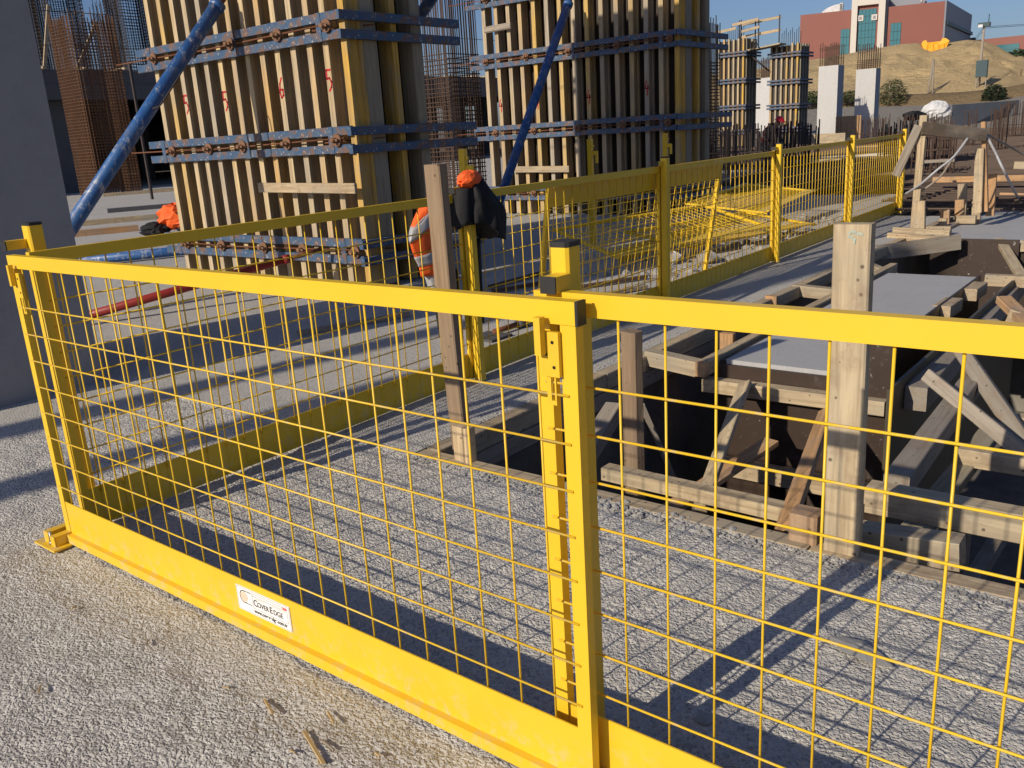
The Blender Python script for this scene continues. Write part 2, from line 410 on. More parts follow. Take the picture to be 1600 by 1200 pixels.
# excavation under the slab edge
b = MB(); zb = -2.7
b.add([(PX0,PY0,-.001),(8,PY0,-.001),(8,PY0,zb),(PX0,PY0,zb)], [(3,2,1,0)])
b.add([(PX0,PY0,-.001),(PX0,PY1,-.001),(PX0,PY1,zb),(PX0,PY0,zb)], [(0,1,2,3)])
b.add([(PX0,PY1,-.001),(8,PY1,-.001),(8,PY1,zb),(PX0,PY1,zb)], [(0,1,2,3)])
b.add([(8,PY0,-.001),(8,PY1,-.001),(8,PY1,zb),(8,PY0,zb)], [(0,3,2,1)])
structure(b.build('pit_walls', PIT))
b = MB(); tile(b, PX0, 8, PY0, PY1, zb); structure(b.build('pit_floor', PITF))

# ------------------------------------------------------------------ yellow edge-protection fence
NEARY, PH = 1.326, 1.135
def make_panel(name, L, label, detailed, group=None, H=PH, wx0=.078):
    """local x along the panel, local -y is the front with the folded lip, z up"""
    t = thing(name, label, 'fence panel', group=group)
    MB().box(0, L, 0, .028, H-.046, H).build('top_rail', YEL, t)
    MB().box(0, .036, .001, .027, .02, H-.047).build('upright', YEL, t)
    MB().box(L-.036, L, .001, .027, .02, H-.047).build('upright', YEL, t)
    b = MB(); b.box(.037, L-.037, .003, .007, .034, .176)
    b.box(.037, L-.037, -.017, .0028, .010, .043)
    b.build('toe_board', YEL, t)
    nv = int(round((L-.1)/.1)); xs = [wx0 + .1*i for i in range(nv) if wx0+.1*i < L-.04]
    zs = [.24 + .101*i for i in range(8)]
    if detailed:
        mv = MB().tube((0,0,.10), (0,0,H-.043), .0028, 6).mesh('vertical_wire', YEL)
        for x in xs:
            o = bpy.data.objects.new('vertical_wire', mv); COL.objects.link(o); o.parent = t; o.location = (x+random.uniform(-.002,.002), .0125, 0)
        mh = MB().tube((.02,0,0), (L-.02,0,0), .0028, 6).mesh('horizontal_wire', YEL)
        for z in zs:
            o = bpy.data.objects.new('horizontal_wire', mh); COL.objects.link(o); o.parent = t; o.location = (0, -.0005 if z < 2 else 0, z)
    else:
        b = MB()
        for x in xs: b.tube((x,.0125,.150), (x,.0125,H-.01), .0033, 5); b.tube((x,.0078,.04), (x,.0078,.1495), .0020, 4)
        b.build('vertical_wires', YEL, t)
        b = MB()
        for z in zs: b.tube((.02,.019,z), (L-.02,.019,z), .0035, 5)
        b.build('horizontal_wires', YEL, t)
    return t
pa = make_panel('mesh_barrier', 2.48, 'yellow mesh fence panel in front with the maker sticker on its toe board', True)
pa.location = (-3.397, NEARY, 0)
pb = make_panel('mesh_barrier', 2.49, 'yellow mesh fence panel at right in front of the timber pit', True, wx0=.091)
pb.location = (-1.051, NEARY+.052, .006)
# black end cap on the front panel's rail, hinge plates and latches
MB().box(2.481, 2.487, -.001, .029, PH-.047, PH+.001).build('end_cap', BLKCAP, pa)
def latch(parent, x, flip=1):
    b = MB(); b.box(x-.022, x+.022, -.010, -.001, .985, 1.075); b.box(x-.010-.012*flip, x-.010+.003*flip, -.028, -.011, 1.03, 1.105)
    b.build('latch_plate', YEL2, parent)
    for dx, z in ((.008, 1.055), (-.008, 1.03), (.010, 1.005)): MB().tube((x+dx,-.0105,z), (x+dx,-.0115,z), .0035, 8).build('bolt_hole', DARKHOLE, parent)
    b = MB(); b.box(x-.014, x-.004, -.0035, .0, .925, .984); b.box(x-.004, x+.008, -.0035, 0, .925, .934); b.box(x+.004, x+.008, -.0035, 0, .935, .984)
    b.build('latch_hook', YEL2, parent)
latch(pa, 2.424); latch(pa, .072)
def base_plate(parent, x, y):
    b = MB(); b.box(x-.085, x+.085, y-.075, y+.075, .001, .009)
    b.build('base_plate', YEL2, parent)
    b = MB(); b.box(x-.045, x-.005, y-.05, y+.05, .0095, .055); b.box(x+.02, x+.055, y-.055, y-.05, .0095, .05); b.box(x+.02, x+.055, y-.049, y+.04, .043, .05); b.box(x+.051, x+.055, y-.049, y+.04, .0095, .0425)
    b.build('foot_bracket', YEL2, parent)
    b = MB(); b.tube((x+.005,y-.045,.0095), (x+.005,y-.045,.06), .006, 8); b.tube((x+.005,y-.045,.0096), (x+.005,y-.045,.02), .012, 6)
    b.build('anchor_bolt', STEEL, parent)
def make_post(label, H=1.225, wx=.058, wy=.055, hook=True, group=None):
    t = thing('fence_post', label, 'fence post', group=group)
    b = MB(); b.prism(chprof(wx, wy, .006), (0,0,.01), (0,0,H), up=(0,1,0)); b.build('tube', YEL, t)
    b = MB(); b.prism(chprof(wx+.003, wy+.003, .007), (0,0,H+.0005), (0,0,H+.011), up=(0,1,0)); b.build('end_cap', BLKCAP, t)
    if hook:
        b = MB(); b.box(-.04, -.004, -wy/2-.075, -wy/2-.001, 1.142, 1.176); b.build('hook_tube', YEL, t)
        b = MB(); b.box(-.041, -.003, -wy/2-.079, -wy/2-.0755, 1.141, 1.177); b.build('hook_cap', BLKCAP, t)
    return t
pc = thing('fence_post', 'yellow fence post with black cap where the two front panels meet', 'fence post', (-1.0165, 1.445, 0))
b = MB(); b.prism(chprof(.046, .05, .006), (0, 0, 1.03), (0, 0, 1.222), up=(0, 1, 0)); b.build('tube_top', YEL, pc)
b = MB(); b.prism(chprof(.052, .044, .005), (.0205, 0, .01), (.0205, 0, 1.105), up=(0, 1, 0)); b.build('tube', YEL, pc)
b = MB(); b.prism(chprof(.049, .053, .007), (0, 0, 1.2225), (0, 0, 1.233), up=(0, 1, 0)); b.build('end_cap', BLKCAP, pc)
MB().box(-.004, .031, -.080, -.0255, 1.140, 1.172).build('hook_tube', YEL, pc)
MB().box(-.005, .032, -.084, -.0803, 1.139, 1.173).build('hook_cap', BLKCAP, pc)
base_plate(pc, .01, -.02)
pl = make_post('yellow corner fence post with black cap at the far left'); pl.location = (-3.49, 1.475, 0); pl.rotation_euler.z = R(0)
base_plate(pl, .075, -.16)
# the long run of the fence going away: panels face the pit
def farx(y): return -3.412 - .0185*(y-1.33)
ys = [1.42, 3.87, 6.32, 8.78, 11.22, 13.66]
labs = ['first panel of the long fence run, between the corner and the post with the jacket',
        'second panel of the long fence run, between the jacket post and the leaning panel',
        'third panel of the long fence run, with the leaning panel resting on it',
        'fourth panel of the long fence run, in front of the flat lying panels',
        'fifth and farthest panel of the long fence run, by the timber frame']
proto = make_panel('mesh_barrier', 2.47, labs[0], False)
ang = -math.pi/2 + math.atan(-.0185)*-1*-1
for i in range(5):
    t = proto if i == 0 else dup(proto)
    t['label'] = labs[i]
    d = Vector((farx(ys[i])-farx(ys[i+1]), ys[i]-ys[i+1], 0)).normalized()
    t.location = (farx(ys[i+1]), ys[i+1]+.0, .004*(i % 2)); t.rotation_euler.z = math.atan2(d.y, d.x)
    t['group'] = 'panels of the long yellow fence run'
pp = make_post('yellow fence post under the hanging work jacket', H=1.20, wx=.055, wy=.055); pp.location = (farx(ys[1])+.062, ys[1], 0)
plabs = ['yellow fence post beside the leaning upside-down panel', 'yellow fence post in front of the bent-over worker',
         'yellow fence post one before the end of the long run', 'last yellow fence post of the long run, at the timber frame']
for i in range(4):
    t = dup(pp); t['label'] = plabs[i]; t.location = (farx(ys[i+2])+.062, ys[i+2], 0); t.rotation_euler.z = 0
    t['group'] = 'posts of the long yellow fence run'
    for c in t.children:
        if c.name.startswith('tube'): c.scale.z = 1.0
pp['group'] = 'posts of the long yellow fence run'
# lost second row: posts with hooks, in the shade
for i, (px, py, H) in enumerate(((-5.55, 6.3, 1.35), (-6.33, 9.65, 1.34), (-6.45, 11.85, 1.34))):
    t = thing('fence_post', ['olive shaded fence post with hook behind the hanging jacket', 'shaded yellow fence post with hook before the second formwork, left one', 'shaded yellow fence post with hook before the second formwork, right one'][i], 'fence post', (px, py, 0), R(10))
    t['group'] = 'shaded hook posts before the second formwork'
    MB().box(-.03, .03, -.03, .03, 0, H).build('tube', YEL, t)
    b = MB(); b.box(.031, .10, -.02, .02, H-.20, H-.15); b.box(.075, .10, -.02, .02, H-.30, H-.201); b.build('hook', YEL, t); MB().box(.031, .05, -.015, .015, H-.10, H-.07).build('lug', YEL, t)
# leaning upside-down panel and flat ones
def set_axes(o, org, x, y):
    x = Vector(x).normalized(); y = Vector(y); y = (y - x*y.dot(x)).normalized(); z = x.cross(y); org = Vector(org)
    o.matrix_basis = Matrix(((x.x,y.x,z.x,org.x),(x.y,y.y,z.y,org.y),(x.z,y.z,z.z,org.z),(0,0,0,1)))
def axes_zx(o, org, x, z):
    x = Vector(x).normalized(); z = Vector(z); z = (z - x*z.dot(x)).normalized(); set_axes(o, org, x, z.cross(x))
t = dup(proto); tag(t, 'yellow mesh panel turned upside down and leaning on the long fence', 'fence panel'); t['group'] = 'loose fence panels'
axes_zx(t, (-3.50, 7.52, 1.128), (0, -1, 0), (-.17, 0, -1.1)); t.scale = (1.09, 1, 1)
for org, x, z, lab in (((-4.78, 7.75, .16), (.29, .95, .02), (-.95, .29, .22), 'upper one of the flat yellow mesh panels lying on rubble behind the fence'),
                  ((-4.50, 9.0, .10), (.20, .97, .0), (-.97, .2, .12), 'lower one of the flat yellow mesh panels lying on rubble behind the fence'),
                  ((-4.45, 10.9, .30), (-.10, 1, .03), (-1, -.1, .12), 'farthest flat yellow mesh panel lying behind the fence')):
    t = dup(proto); tag(t, lab, 'fence panel'); t['group'] = 'loose fence panels'; axes_zx(t, org, x, z)
for i, (p, q) in enumerate((((-5.06, 8.2), (-5.42, 11.3)), ((-5.45, 11.45), (-5.66, 13.9)))):
    o = beam('kick_plate', (p[0], p[1], .085), (q[0], q[1], .085), .006, .16, YEL, label=['loose yellow toe board standing on edge behind the flat panels, nearer one', 'loose yellow toe board standing on edge behind the flat panels, farther one'][i], cat='toe board')
# sticker
st = MB().box(1.160, 1.424, -.0002, .0026, .0700, .1540).build('sticker', PAPER, pa)
def sticker_part(name, mat, mb): return mb.build(name, mat, st)
def frame(mb, x0_, x1_, z0_, z1_, t_, y=-.0006):
    for a in ((x0_, x1_, z0_, z0_+t_), (x0_, x1_, z1_-t_, z1_), (x0_, x0_+t_, z0_+t_, z1_-t_), (x1_-t_, x1_, z0_+t_, z1_-t_)):
        mb.add([(a[0],y,a[2]),(a[1],y,a[2]),(a[1],y,a[3]),(a[0],y,a[3])], [(0,1,2,3)])
    return mb
def q4(mb, xa, xb, za, zb, y=-.0008):
    return mb.add([(xa,y,za),(xb,y,za),(xb,y,zb),(xa,y,zb)], [(0,1,2,3)])
SX, SZ = 1.160, .0700
b = frame(MB(), SX+.003, SX+.261, SZ+.003, SZ+.081, .0009); frame(b, SX+.080, SX+.252, SZ+.024, SZ+.074, .0010); q4(b, SX+.081, SX+.247, SZ+.0655, SZ+.0665)
sticker_part('border_lines', INK, b)
def disc(mb, cx, cz, r0, r1, a0=0, a1=360, y=-.0007, n=28):
    for i in range(n):
        t0, t1 = R(a0+(a1-a0)*i/n), R(a0+(a1-a0)*(i+1)/n)
        mb.add([(cx+r0*math.cos(t0),y,cz+r0*math.sin(t0)),(cx+r1*math.cos(t0),y,cz+r1*math.sin(t0)),(cx+r1*math.cos(t1),y,cz+r1*math.sin(t1)),(cx+r0*math.cos(t1),y,cz+r0*math.sin(t1))], [(0,3,2,1)] if r0 else [(0,1,2,3)])
    return mb
sticker_part('logo_disc', INKP, disc(MB(), SX+.038, SZ+.051, .0005, .0175))
b = disc(MB(), SX+.038, SZ+.051, .0195, .0225, 70, 300); q4(b, SX+.040, SX+.075, SZ+.0708, SZ+.0735); q4(b, SX+.040, SX+.075, SZ+.0295, SZ+.0318)
sticker_part('logo_lines', INK, b)
b = MB(); q4(b, SX+.092, SX+.144, SZ+.0600, SZ+.0612); q4(b, SX+.180, SX+.244, SZ+.0600, SZ+.0612); q4(b, SX+.062, SX+.076, SZ+.0500, SZ+.0512)
sticker_part('orange_lines', INKO, b)
sticker_part('red_flag', INKR, q4(MB(), SX+.232, SX+.251, SZ+.068, SZ+.0755))
def text(t_, x, z, size, mat, parent, name='lettering', y=-.0009, sx=1.0, off=0):
    cu = bpy.data.curves.new(name, 'FONT'); cu.body = t_; cu.size = size; cu.offset = off
    o = bpy.data.objects.new(name, cu); COL.objects.link(o)
    me = bpy.data.meshes.new_from_object(o.evaluated_get(bpy.context.evaluated_depsgraph_get()))
    bpy.data.objects.remove(o); bpy.data.curves.remove(cu)
    me.materials.clear(); me.materials.append(mat)
    o = bpy.data.objects.new(name, me); COL.objects.link(o); o.parent = parent
    o.location = (x, y, z); o.rotation_euler = (math.pi/2, 0, 0); o.scale.x = sx; return o
text('C', SX+.084, SZ+.035, .031, INK, st, off=.0004); text('OVER', SX+.1035, SZ+.035, .0245, INK, st, sx=.93, off=.0003)
text('E', SX+.1645, SZ+.035, .031, INK, st, off=.0004); text('DGE', SX+.183, SZ+.035, .0245, INK, st, sx=.95, off=.0003)
text('www.coveredge.com.tr', SX+.083, SZ+.0105, .0172, INK, st, sx=.99, off=.0005)

# ------------------------------------------------------------------ column formwork
def stroke(mb, pts, wd, org, ux, uz, n):
    """flat brush stroke"""
    P = [org + ux*a + uz*c for a, c in pts]
    for i in range(len(P)-1):
        d = (P[i+1]-P[i]).normalized(); s_ = d.cross(n).normalized()*wd/2; e = d*wd*.3
        mb.add([P[i]-s_-e, P[i+1]-s_+e, P[i+1]+s_+e, P[i]+s_-e], [(0,1,2,3)])
FIVE = [(.06,.17),(0,.17),(.0,.10),(.035,.105),(.06,.075),(.055,.03),(.02,.0)]
SIX = [(.05,.17),(.015,.12),(.0,.05),(.02,.0),(.055,.02),(.055,.07),(.01,.07)]
FOUR = [(.03,.17),(.0,.07),(.06,.07),(.05,.11),(.04,-.02)]
def formwork(label, X0, X1, Y0, D, H, zw, nb, digits, near_=True, group=None, seed=1, gray_from=99):
    rd = random.Random(seed)
    t = thing('column_formwork', label, 'formwork', ((X0+X1)/2, Y0+D/2, 0), group=group)
    q = lambda *p: Vector(p)
    MB().box(X0+.12, X1-.20, Y0+.205, Y0+D, .02, H-.02).build('sheathing', PLYC, t, True)
    MB().box(X0+.10, X1-.19, Y0+D*.25, Y0+D-.01, H-.019, H+.04).build('top_edge_boards', FORMG, t, True)
    front = []
    for i in range(nb):
        x = X0+.04 + (X1-X0-.08)*i/(nb-1) + rd.uniform(-.012, .012)
        mat = FORMY if i >= nb-1 else FORMW
        o = beam('formwork_beam', (x, Y0+.10, .03), (x, Y0+.10, H + rd.uniform(-.05, .08)), .08, .2, mat, t, up=(0, -1, 0), prof=IPROF, key='I%d' % (i % 4))
        front.append(x)
    # wide pale post pair at the left edge seen from the side
    # right-hand face
    for y, wd, mat in ((Y0+.30, .19, FORMG), (Y0+.64, .08, FORMY), (Y0+.96, .14, FORMG)):
        if y < Y0+D+.05:
            beam('formwork_beam', (X1-.09, y, .03), (X1-.09, y, H), wd, .2, mat, t, up=(1, 0, 0), key='R%.2f' % wd)
    for zi, z in enumerate(zw):
        jx = rd.uniform(-.03, .03)
        for dz in (-.085, .085):
            beam('waler', (X0-.30+jx, Y0-.031, z+dz), (X1-.02+jx, Y0-.031, z+dz), .055, .084, BLUE, t, ch=.003)
            beam('waler', (X1+.045, Y0-.12, z+dz-.01), (X1+.045, Y0+D+(.42 if z > 2 else .60), z+dz-.01), .055, .084, BLUE, t, ch=.003)
        for xx in (X0+.02, X0+(X1-X0)*.5, X1-.3):
            MB().box(xx-.035, xx+.035, Y0-.064, Y0-.0595, z-.13, z+.13).build('splice_plate', BLUE, t, True)
        b = MB(); b.tube((X0-.75, Y0-.05, z+.01), (X0+.9, Y0-.055, z), .009, 6); b.tube((X0+.7, Y0-.05, z-.012), (X1-.1, Y0-.06, z+.015), .009, 6)
        b.tube((X1-.4, Y0-.06, z-.02), (X1+.1, Y0+.3, z), .009, 6)
        b.build('tie_rod', RUST, t, True)
        for k in range(5):
            x = X0+.15+(X1-X0-.3)*k/4 + rd.uniform(-.08, .08); r_ = .062
            b = MB(); b.tube((x, Y0-.064, z), (x, Y0-.088, z), r_, 12); b.tube((x, Y0-.089, z), (x, Y0-.15, z), .022, 8)
            b.box(x-.055, x+.055, Y0-.125, Y0-.105, z-.012, z+.012)
            b.build('wing_nut', RUST2, t, True)
    if digits:
        for bi, dg in digits:
            b = MB(); stroke(b, dg, .021, q(front[bi]-.030, Y0-.002, 1.93+rd.uniform(-.04, .04)), q(1, 0, 0), q(0, 0, 1.15), q(0, -1, 0))
            b.build('sprayed_number', SPRAY, t, True)
    return t
f1 = formwork('near tall column formwork of yellow beams with blue walers, sprayed with red fives', -10.05, -6.66, 6.0, 1.15, 6.15, (.40, 1.50, 2.55, 3.6, 4.7, 5.7), 14,
              [(2, FIVE), (5, FIVE), (9, SIX), (12, FIVE)], seed=3)
f2 = formwork('second tall column formwork behind the hook posts, sprayed with red fours', -10.85, -6.86, 13.1, 1.2, 6.15, (.40, 1.50, 2.76, 3.8, 4.8, 5.7), 15,
              [(1, FOUR), (4, FOUR), (8, FOUR), (12, FOUR)], seed=5)
beam('plank', (-8.13, 5.86, 1.062), (-6.58, 5.86, 1.036), .03, .10, PINE, label='pale plank nailed across the near formwork above its lowest waler', cat='plank', ch=.003)
beam('plank', (-10.27, 13.03, .835), (-9.0, 13.03, .812), .03, .11, PINE, label='plank fixed low across the left beams of the second formwork', cat='plank', ch=.003)
beam('plank', (-10.72, 13.02, 3.30), (-10.12, 13.02, 3.31), .05, .11, PINEG, label='short round-edged plank high on the left of the second formwork', cat='plank', ch=.02)

# far, smaller column formworks with a working platform
def small_form(label, px, base, top, dist, nb, wdt, dep, zs_, seed):
    p = DP(px, base, dist); X0 = p.x - wdt/2; Y0 = p.y; rd = random.Random(seed)
    H = DP(px, top, dist).z
    t = thing('column_formwork', label, 'formwork', (p.x, Y0+dep/2, 0), group='small column formworks in the distance')
    MB().box(X0+.06, X0+wdt-.06, Y0+.12, Y0+dep, 0, H-.05).build('sheathing', PLYC, t, True)
    for i in range(nb):
        x = X0+.05+(wdt-.1)*i/(nb-1)
        beam('formwork_beam', (x, Y0+.06, .3), (x, Y0+.06, H+rd.uniform(-.05, .05)), .085, .12, FORMY if i == nb-1 else FORMW, t, up=(0, -1, 0), key='s%d' % i)
    for k in range(4):
        y = Y0+.22+(dep-.25)*k/3
        beam('formwork_beam', (X0+wdt-.0, y, .1), (X0+wdt-.0, y, H), .12, .12, FORMG, t, up=(1, 0, 0), key='sr')
    for z in zs_:
        for dz in (-.07, .07):
            beam('waler', (X0-.1, Y0-.05, z+dz), (X0+wdt+.08, Y0-.05, z+dz), .08, .085, BLUE, t)
            beam('waler', (X0+wdt+.11, Y0-.1, z+dz-.01), (X0+wdt+.11, Y0+dep+.35, z+dz-.01), .08, .085, BLUE, t)
    return t, X0, Y0, H
t3, X3, Y3, H3 = small_form('distant column formwork beside the tall rebar cage, four blue walers', 1141, 222, 62, 45, 6, 1.30, 1.3, (.95, 2.1, 3.3, 4.5), 1)
t4, X4, Y4, H4 = small_form('distant column formwork with guard rail platform, behind the worker', 1222, 216, 70, 45, 6, 1.35, 1.2, (.95, 2.0, 3.1, 4.3), 2)
b = MB(); b.box(X3+.2, X3+wdt3 if False else X3+1.0, Y3+.3, Y3+.35, H3, H3+.6); b.v = []; b.f = []; b.sm = []
for i in range(9): b.tube((X3+.25+.1*i, Y3+.5, H3-.2), (X3+.25+.1*i, Y3+.5, H3+.45+.1*(i % 3)), .014, 4)
b.build('starter_bars', REBARD, t3, True)
for z_, xa, xb in ((H3+.35, -.3, .9), (H3+.62, .75, 2.0), (H3+.28, 1.2, 2.05)):
    beam('guard_board', (X3+xa, Y3-.1, z_), (X3+xb, Y3-.05, z_+.12), .04, .12, PINE, t3)
b = MB(); b.tube((X3+1.95, Y3+.1, H3-.5), (X3+1.95, Y3+.1, H3+.7), .03, 6); b.tube((X3+1.0, Y3+.1, H3-.3), (X3+1.0, Y3+.1, H3+.8), .03, 6); b.tube((X3+1.35, Y3+.1, H3-.7), (X3+1.95, Y3+.1, H3-.3), .03, 6); b.build('bracket', REBARD, t3, True)
beam('platform_deck', (X4-1.2, Y4-.35, H4-.15), (X4+.75, Y4-.35, H4+.02), .8, .06, PINE, t4)
for z_ in (.6, 1.15):
    beam('guard_board', (X4-1.2, Y4-.7, H4+z_-.12), (X4+.75, Y4-.7, H4+z_), .04, .12, PINE, t4)
b = MB()
for xx in (-1.15, -.45, .7): b.tube((X4+xx, Y4-.72, H4-.15), (X4+xx, Y4-.72, H4+1.25), .03, 6)
b.tube((X4-.9, Y4-.6, H4-.2), (X4, Y4-.1, H4-1.1), .04, 6); b.build('bracket', REBARD, t4, True)
b = MB()
for i in range(10): b.tube((X4+.35+.1*i, Y4+.5, H4-.1), (X4+.35+.1*i, Y4+.5, H4+.55+.1*(i % 3)), .014, 4)
b.build('starter_bars', REBARD, t4, True)

# ------------------------------------------------------------------ push-pull props
def prop(label, p0, p1, r, mat, name='steel_prop', handle=None, grp='slanting steel props', s0=None, s1=.82):
    p0, p1 = Vector(p0), Vector(p1); t = thing(name, label, 'prop', p0, group=grp)
    d = (p1-p0).normalized(); L = (p1-p0).length
    q0_ = .35 if s0 is None else s0
    MB().tube(p0+d*q0_, p0+d*L*s1, r, 14).build('outer_tube', mat, t, True)
    MB().tube(p0+d*(L*s1+.005), p1, r*.62, 12).build('spindle', RUST, t, True)
    MB().tube(p0+d*(L*s1-.05), p0+d*(L*s1+.02), r*1.15, 12).build('collar', mat, t, True)
    if s0 is None:
        MB().tube(p0+d*.05, p0+d*.345, r*.62, 12).build('spindle', RUST, t, True)
        MB().tube(p0+d*.33, p0+d*.42, r*1.2, 12).build('collar', mat, t, True)
    if p0.z < .3 and s0 is None: MB().box(p0.x-.12, p0.x+.12, p0.y-.12, p0.y+.12, .002, .02).build('foot_plate', mat, t, True)
    if handle:
        s_ = d.cross(Vector((0, 0, 1))).normalized(); c = p0+d*handle
        b = MB()
        for sg in (1, -1):
            b.path([c+s_*sg*r*.9, c+s_*sg*(r+.10)+d*.02, c+s_*sg*(r+.11)+d*.06, c+s_*sg*(r+.11)+d*.40, c+s_*sg*(r+.09)+d*.44][:5], .008, 6)
        b.build('turning_handle', REBARD, t, True)
    return t
B1 = Vector((-9.3, 3.42, .02)); B1t = Vector((-9.3, 7.0, 3.56))
dB = (Vector((-9.3, 6.527, 3.147)) - Vector((-9.3, 4.222, .695))).normalized()
k0 = (.02-.695)/dB.z
prop('big blue slanting prop crossing in front of the left end of the near formwork', Vector((-8.32, 3.775, .772))-dB*.80, Vector((-8.32, 5.838, 2.965))+dB*.05, .070, BLUEP, handle=2.35, s1=.97)
pa2, pb2 = Vector((-8.72, 12.83, 3.53)), Vector((-8.72, 10.36, .02))
prop('dark blue slanting prop in front of the second formwork', pb2, pa2+(pa2-pb2).normalized()*.05, .072, BLUEP, s1=.97)
q0 = YP(652, 30, 8.2); q1 = YP(692, -28, 8.2)
prop('short visible piece of blue prop above the right-hand waler of the near formwork', q0, q1+(q1-q0)*1.2, .07, BLUEP, s0=.0, s1=.96)
prop('red slanting prop low in front of the near formwork', (-8.05, 3.35, .04), (-7.16, 5.82, .43), .040, REDP, s0=.0, s1=.86)
prop('blue prop lying flat on the slab left of the near formwork', (-12.6, 5.7, .09), (-11.2, 8.6, .09), .070, BLUEP, s0=.0, s1=.95, grp='props lying down')
prop('thin grey pipe lying on the slab just behind the long fence', G(765, 520, .04), G(860, 498, .04)+Vector((-.1, .9, 0)), .03, PINEG if False else GREYC, name='pipe', grp='pipes lying down')

# ------------------------------------------------------------------ concrete columns
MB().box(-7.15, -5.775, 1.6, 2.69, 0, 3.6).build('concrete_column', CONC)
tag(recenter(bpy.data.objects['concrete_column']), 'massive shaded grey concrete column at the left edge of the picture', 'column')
def far_column(label, px, base, top, dist, wdt, dep, barz, mat=CONCL):
    p = DP(px, base, dist); H = DP(px, top, dist).z; Ht = DP(px, barz, dist).z
    t = thing('concrete_column', label, 'column', (p.x, p.y, 0), group='distant concrete columns with starter bars')
    MB().box(-wdt/2, wdt/2, 0, dep, -.5, H).build('shaft', mat, t)
    b = MB()
    for i in range(9):
        for y in (.05, dep-.05):
            b.tube((-wdt/2+.05+(wdt-.1)*i/8, y, H), (-wdt/2+.05+(wdt-.1)*i/8, y, Ht+random.uniform(-.1, .15)), .022, 4)
    for k in range(5):
        for y in (.05, dep-.05):
            b.tube((-wdt/2, y, H+.08+.09*k), (wdt/2, y, H+.08+.09*k), .012, 4)
    for k in range(3): b.tube((-wdt/2, 0.03, Ht-.15-.07*k), (wdt/2, .03, Ht-.15-.07*k), .012, 4)
    b.build('starter_bars', REBAR, t)
    return t
far_column('left pale concrete column with starter bars in front of the sand hill', 1291, 196, 103, 55, 1.1, 1.0, 70)
far_column('right pale concrete column with starter bars in front of the sand hill', 1349, 196, 108, 51, 1.0, .8, 72)
far_column('pale concrete column partly hidden between the two distant formworks', 1190, 196, 122, 62, 1.0, 1.0, 92)

# ------------------------------------------------------------------ rebar cages
def cage(label, cx, cy, wx, wy, z0, z1, nx_, ny_, dz, mat, r=.016, group='tall rebar cages', zs=None, mat2=None, n=4):
    t = thing('rebar_cage', label, 'rebar cage', (cx, cy, z0), group=group)
    b = MB()
    for i in range(nx_):
        x = -wx/2+wx*i/(nx_-1)
        for y in (-wy/2, wy/2): b.tube((x+random.uniform(-.02,.02), y, 0), (x+random.uniform(-.03,.03), y, z1-z0+random.uniform(0, .3)), r, n)
    for j in range(1, ny_-1):
        y = -wy/2+wy*j/(ny_-1)
        for x in (-wx/2, wx/2): b.tube((x, y+random.uniform(-.02,.02), 0), (x, y+random.uniform(-.03,.03), z1-z0+random.uniform(0, .3)), r, n)
    b.build('vertical_bars', mat, t)
    b = MB(); z = .1
    top = (zs or (z1-.1))-z0
    while z < top:
        e = r*1.2; k = random.uniform(-.015, .015)
        b.tube((-wx/2-e,-wy/2-e,z),(wx/2+e,-wy/2-e,z+k),r*.7,n); b.tube((-wx/2-e,wy/2+e,z),(wx/2+e,wy/2+e,z+k),r*.7,n)
        b.tube((-wx/2-e,-wy/2-e,z),(-wx/2-e,wy/2+e,z+k),r*.7,n); b.tube((wx/2+e,-wy/2-e,z),(wx/2+e,wy/2+e,z+k),r*.7,n)
        z += dz
    b.build('stirrups', mat2 or mat, t)
    return t
cage('rust-brown rebar cage standing on the slab beside the big concrete column', -38.6, 20.0, 1.8, 1.9, 0, 7.2, 15, 15, .13, REBARR, .022)
cage('tall dark rebar cage rising above the rust-brown one', -46.6, 23.1, 1.6, 1.7, 5.7, 18, 14, 14, .17, REBARD, .02)
cage('rebar cage on the deck, between the leaning stick and the near formwork', -45.0, 26.0, 1.7, 1.8, 5.7, 17, 16, 14, .15, REBARD, .022)
cage('narrow rebar cage rising beside the top of the big concrete column', -47.3, 21.6, 1.0, 1.0, 5.7, 16, 10, 8, .17, REBARD, .022)
b = MB()
t = thing('starter_bars', 'bundle of thin vertical bars standing right of the tall dark cage', 'rebar', (-45.8, 24.5, 5.7))
for i in range(12): b.tube((-.2+.13*i, .1*(i % 3), 0), (-.35+.13*i, .1*(i % 3), 3.3+.1*(i % 4)), .016, 4)
b.build('bars', REBARD, t)
cage('brown rebar cage seen right behind the near formwork', -12.3, 13.4, 1.35, .9, 0, 9, 22, 14, .085, REBAR, .013, zs=3.0)
cage('brown rebar cage right of the second formwork', -11.25, 22.6, .75, .8, 0, 3.9, 11, 10, .085, REBAR, .014, zs=3.0)

# starter-bar thickets on the right
def thicket(label, P, nx_, ny_, sx_, sy_, h, mat, r=.012, kindg='rebar thickets of starter bars', jit=.12):
    t = thing('starter_bars', label, 'rebar', (P.x, P.y, P.z), group=kindg); b = MB()
    for i in range(nx_):
        for j in range(ny_):
            x = (i-(nx_-1)/2)*sx_+random.uniform(-.04, .04); y = j*sy_+random.uniform(-.04, .04)
            b.tube((x, y, 0), (x+random.uniform(-.03, .03), y+random.uniform(-.03, .03), h+random.uniform(-jit, jit)), r, 4)
    for k in range(3):
        for j in range(ny_): b.tube((-(nx_-1)/2*sx_, j*sy_, .25+.2*k), ((nx_-1)/2*sx_, j*sy_, .25+.2*k), r*.8, 4)
    b.build('bars', mat, t); return t
thicket('dense dark row of starter bars around the worker', Vector((-9.6, 22.3, 0)), 22, 4, .13, .4, 1.28, REBARD, .017)
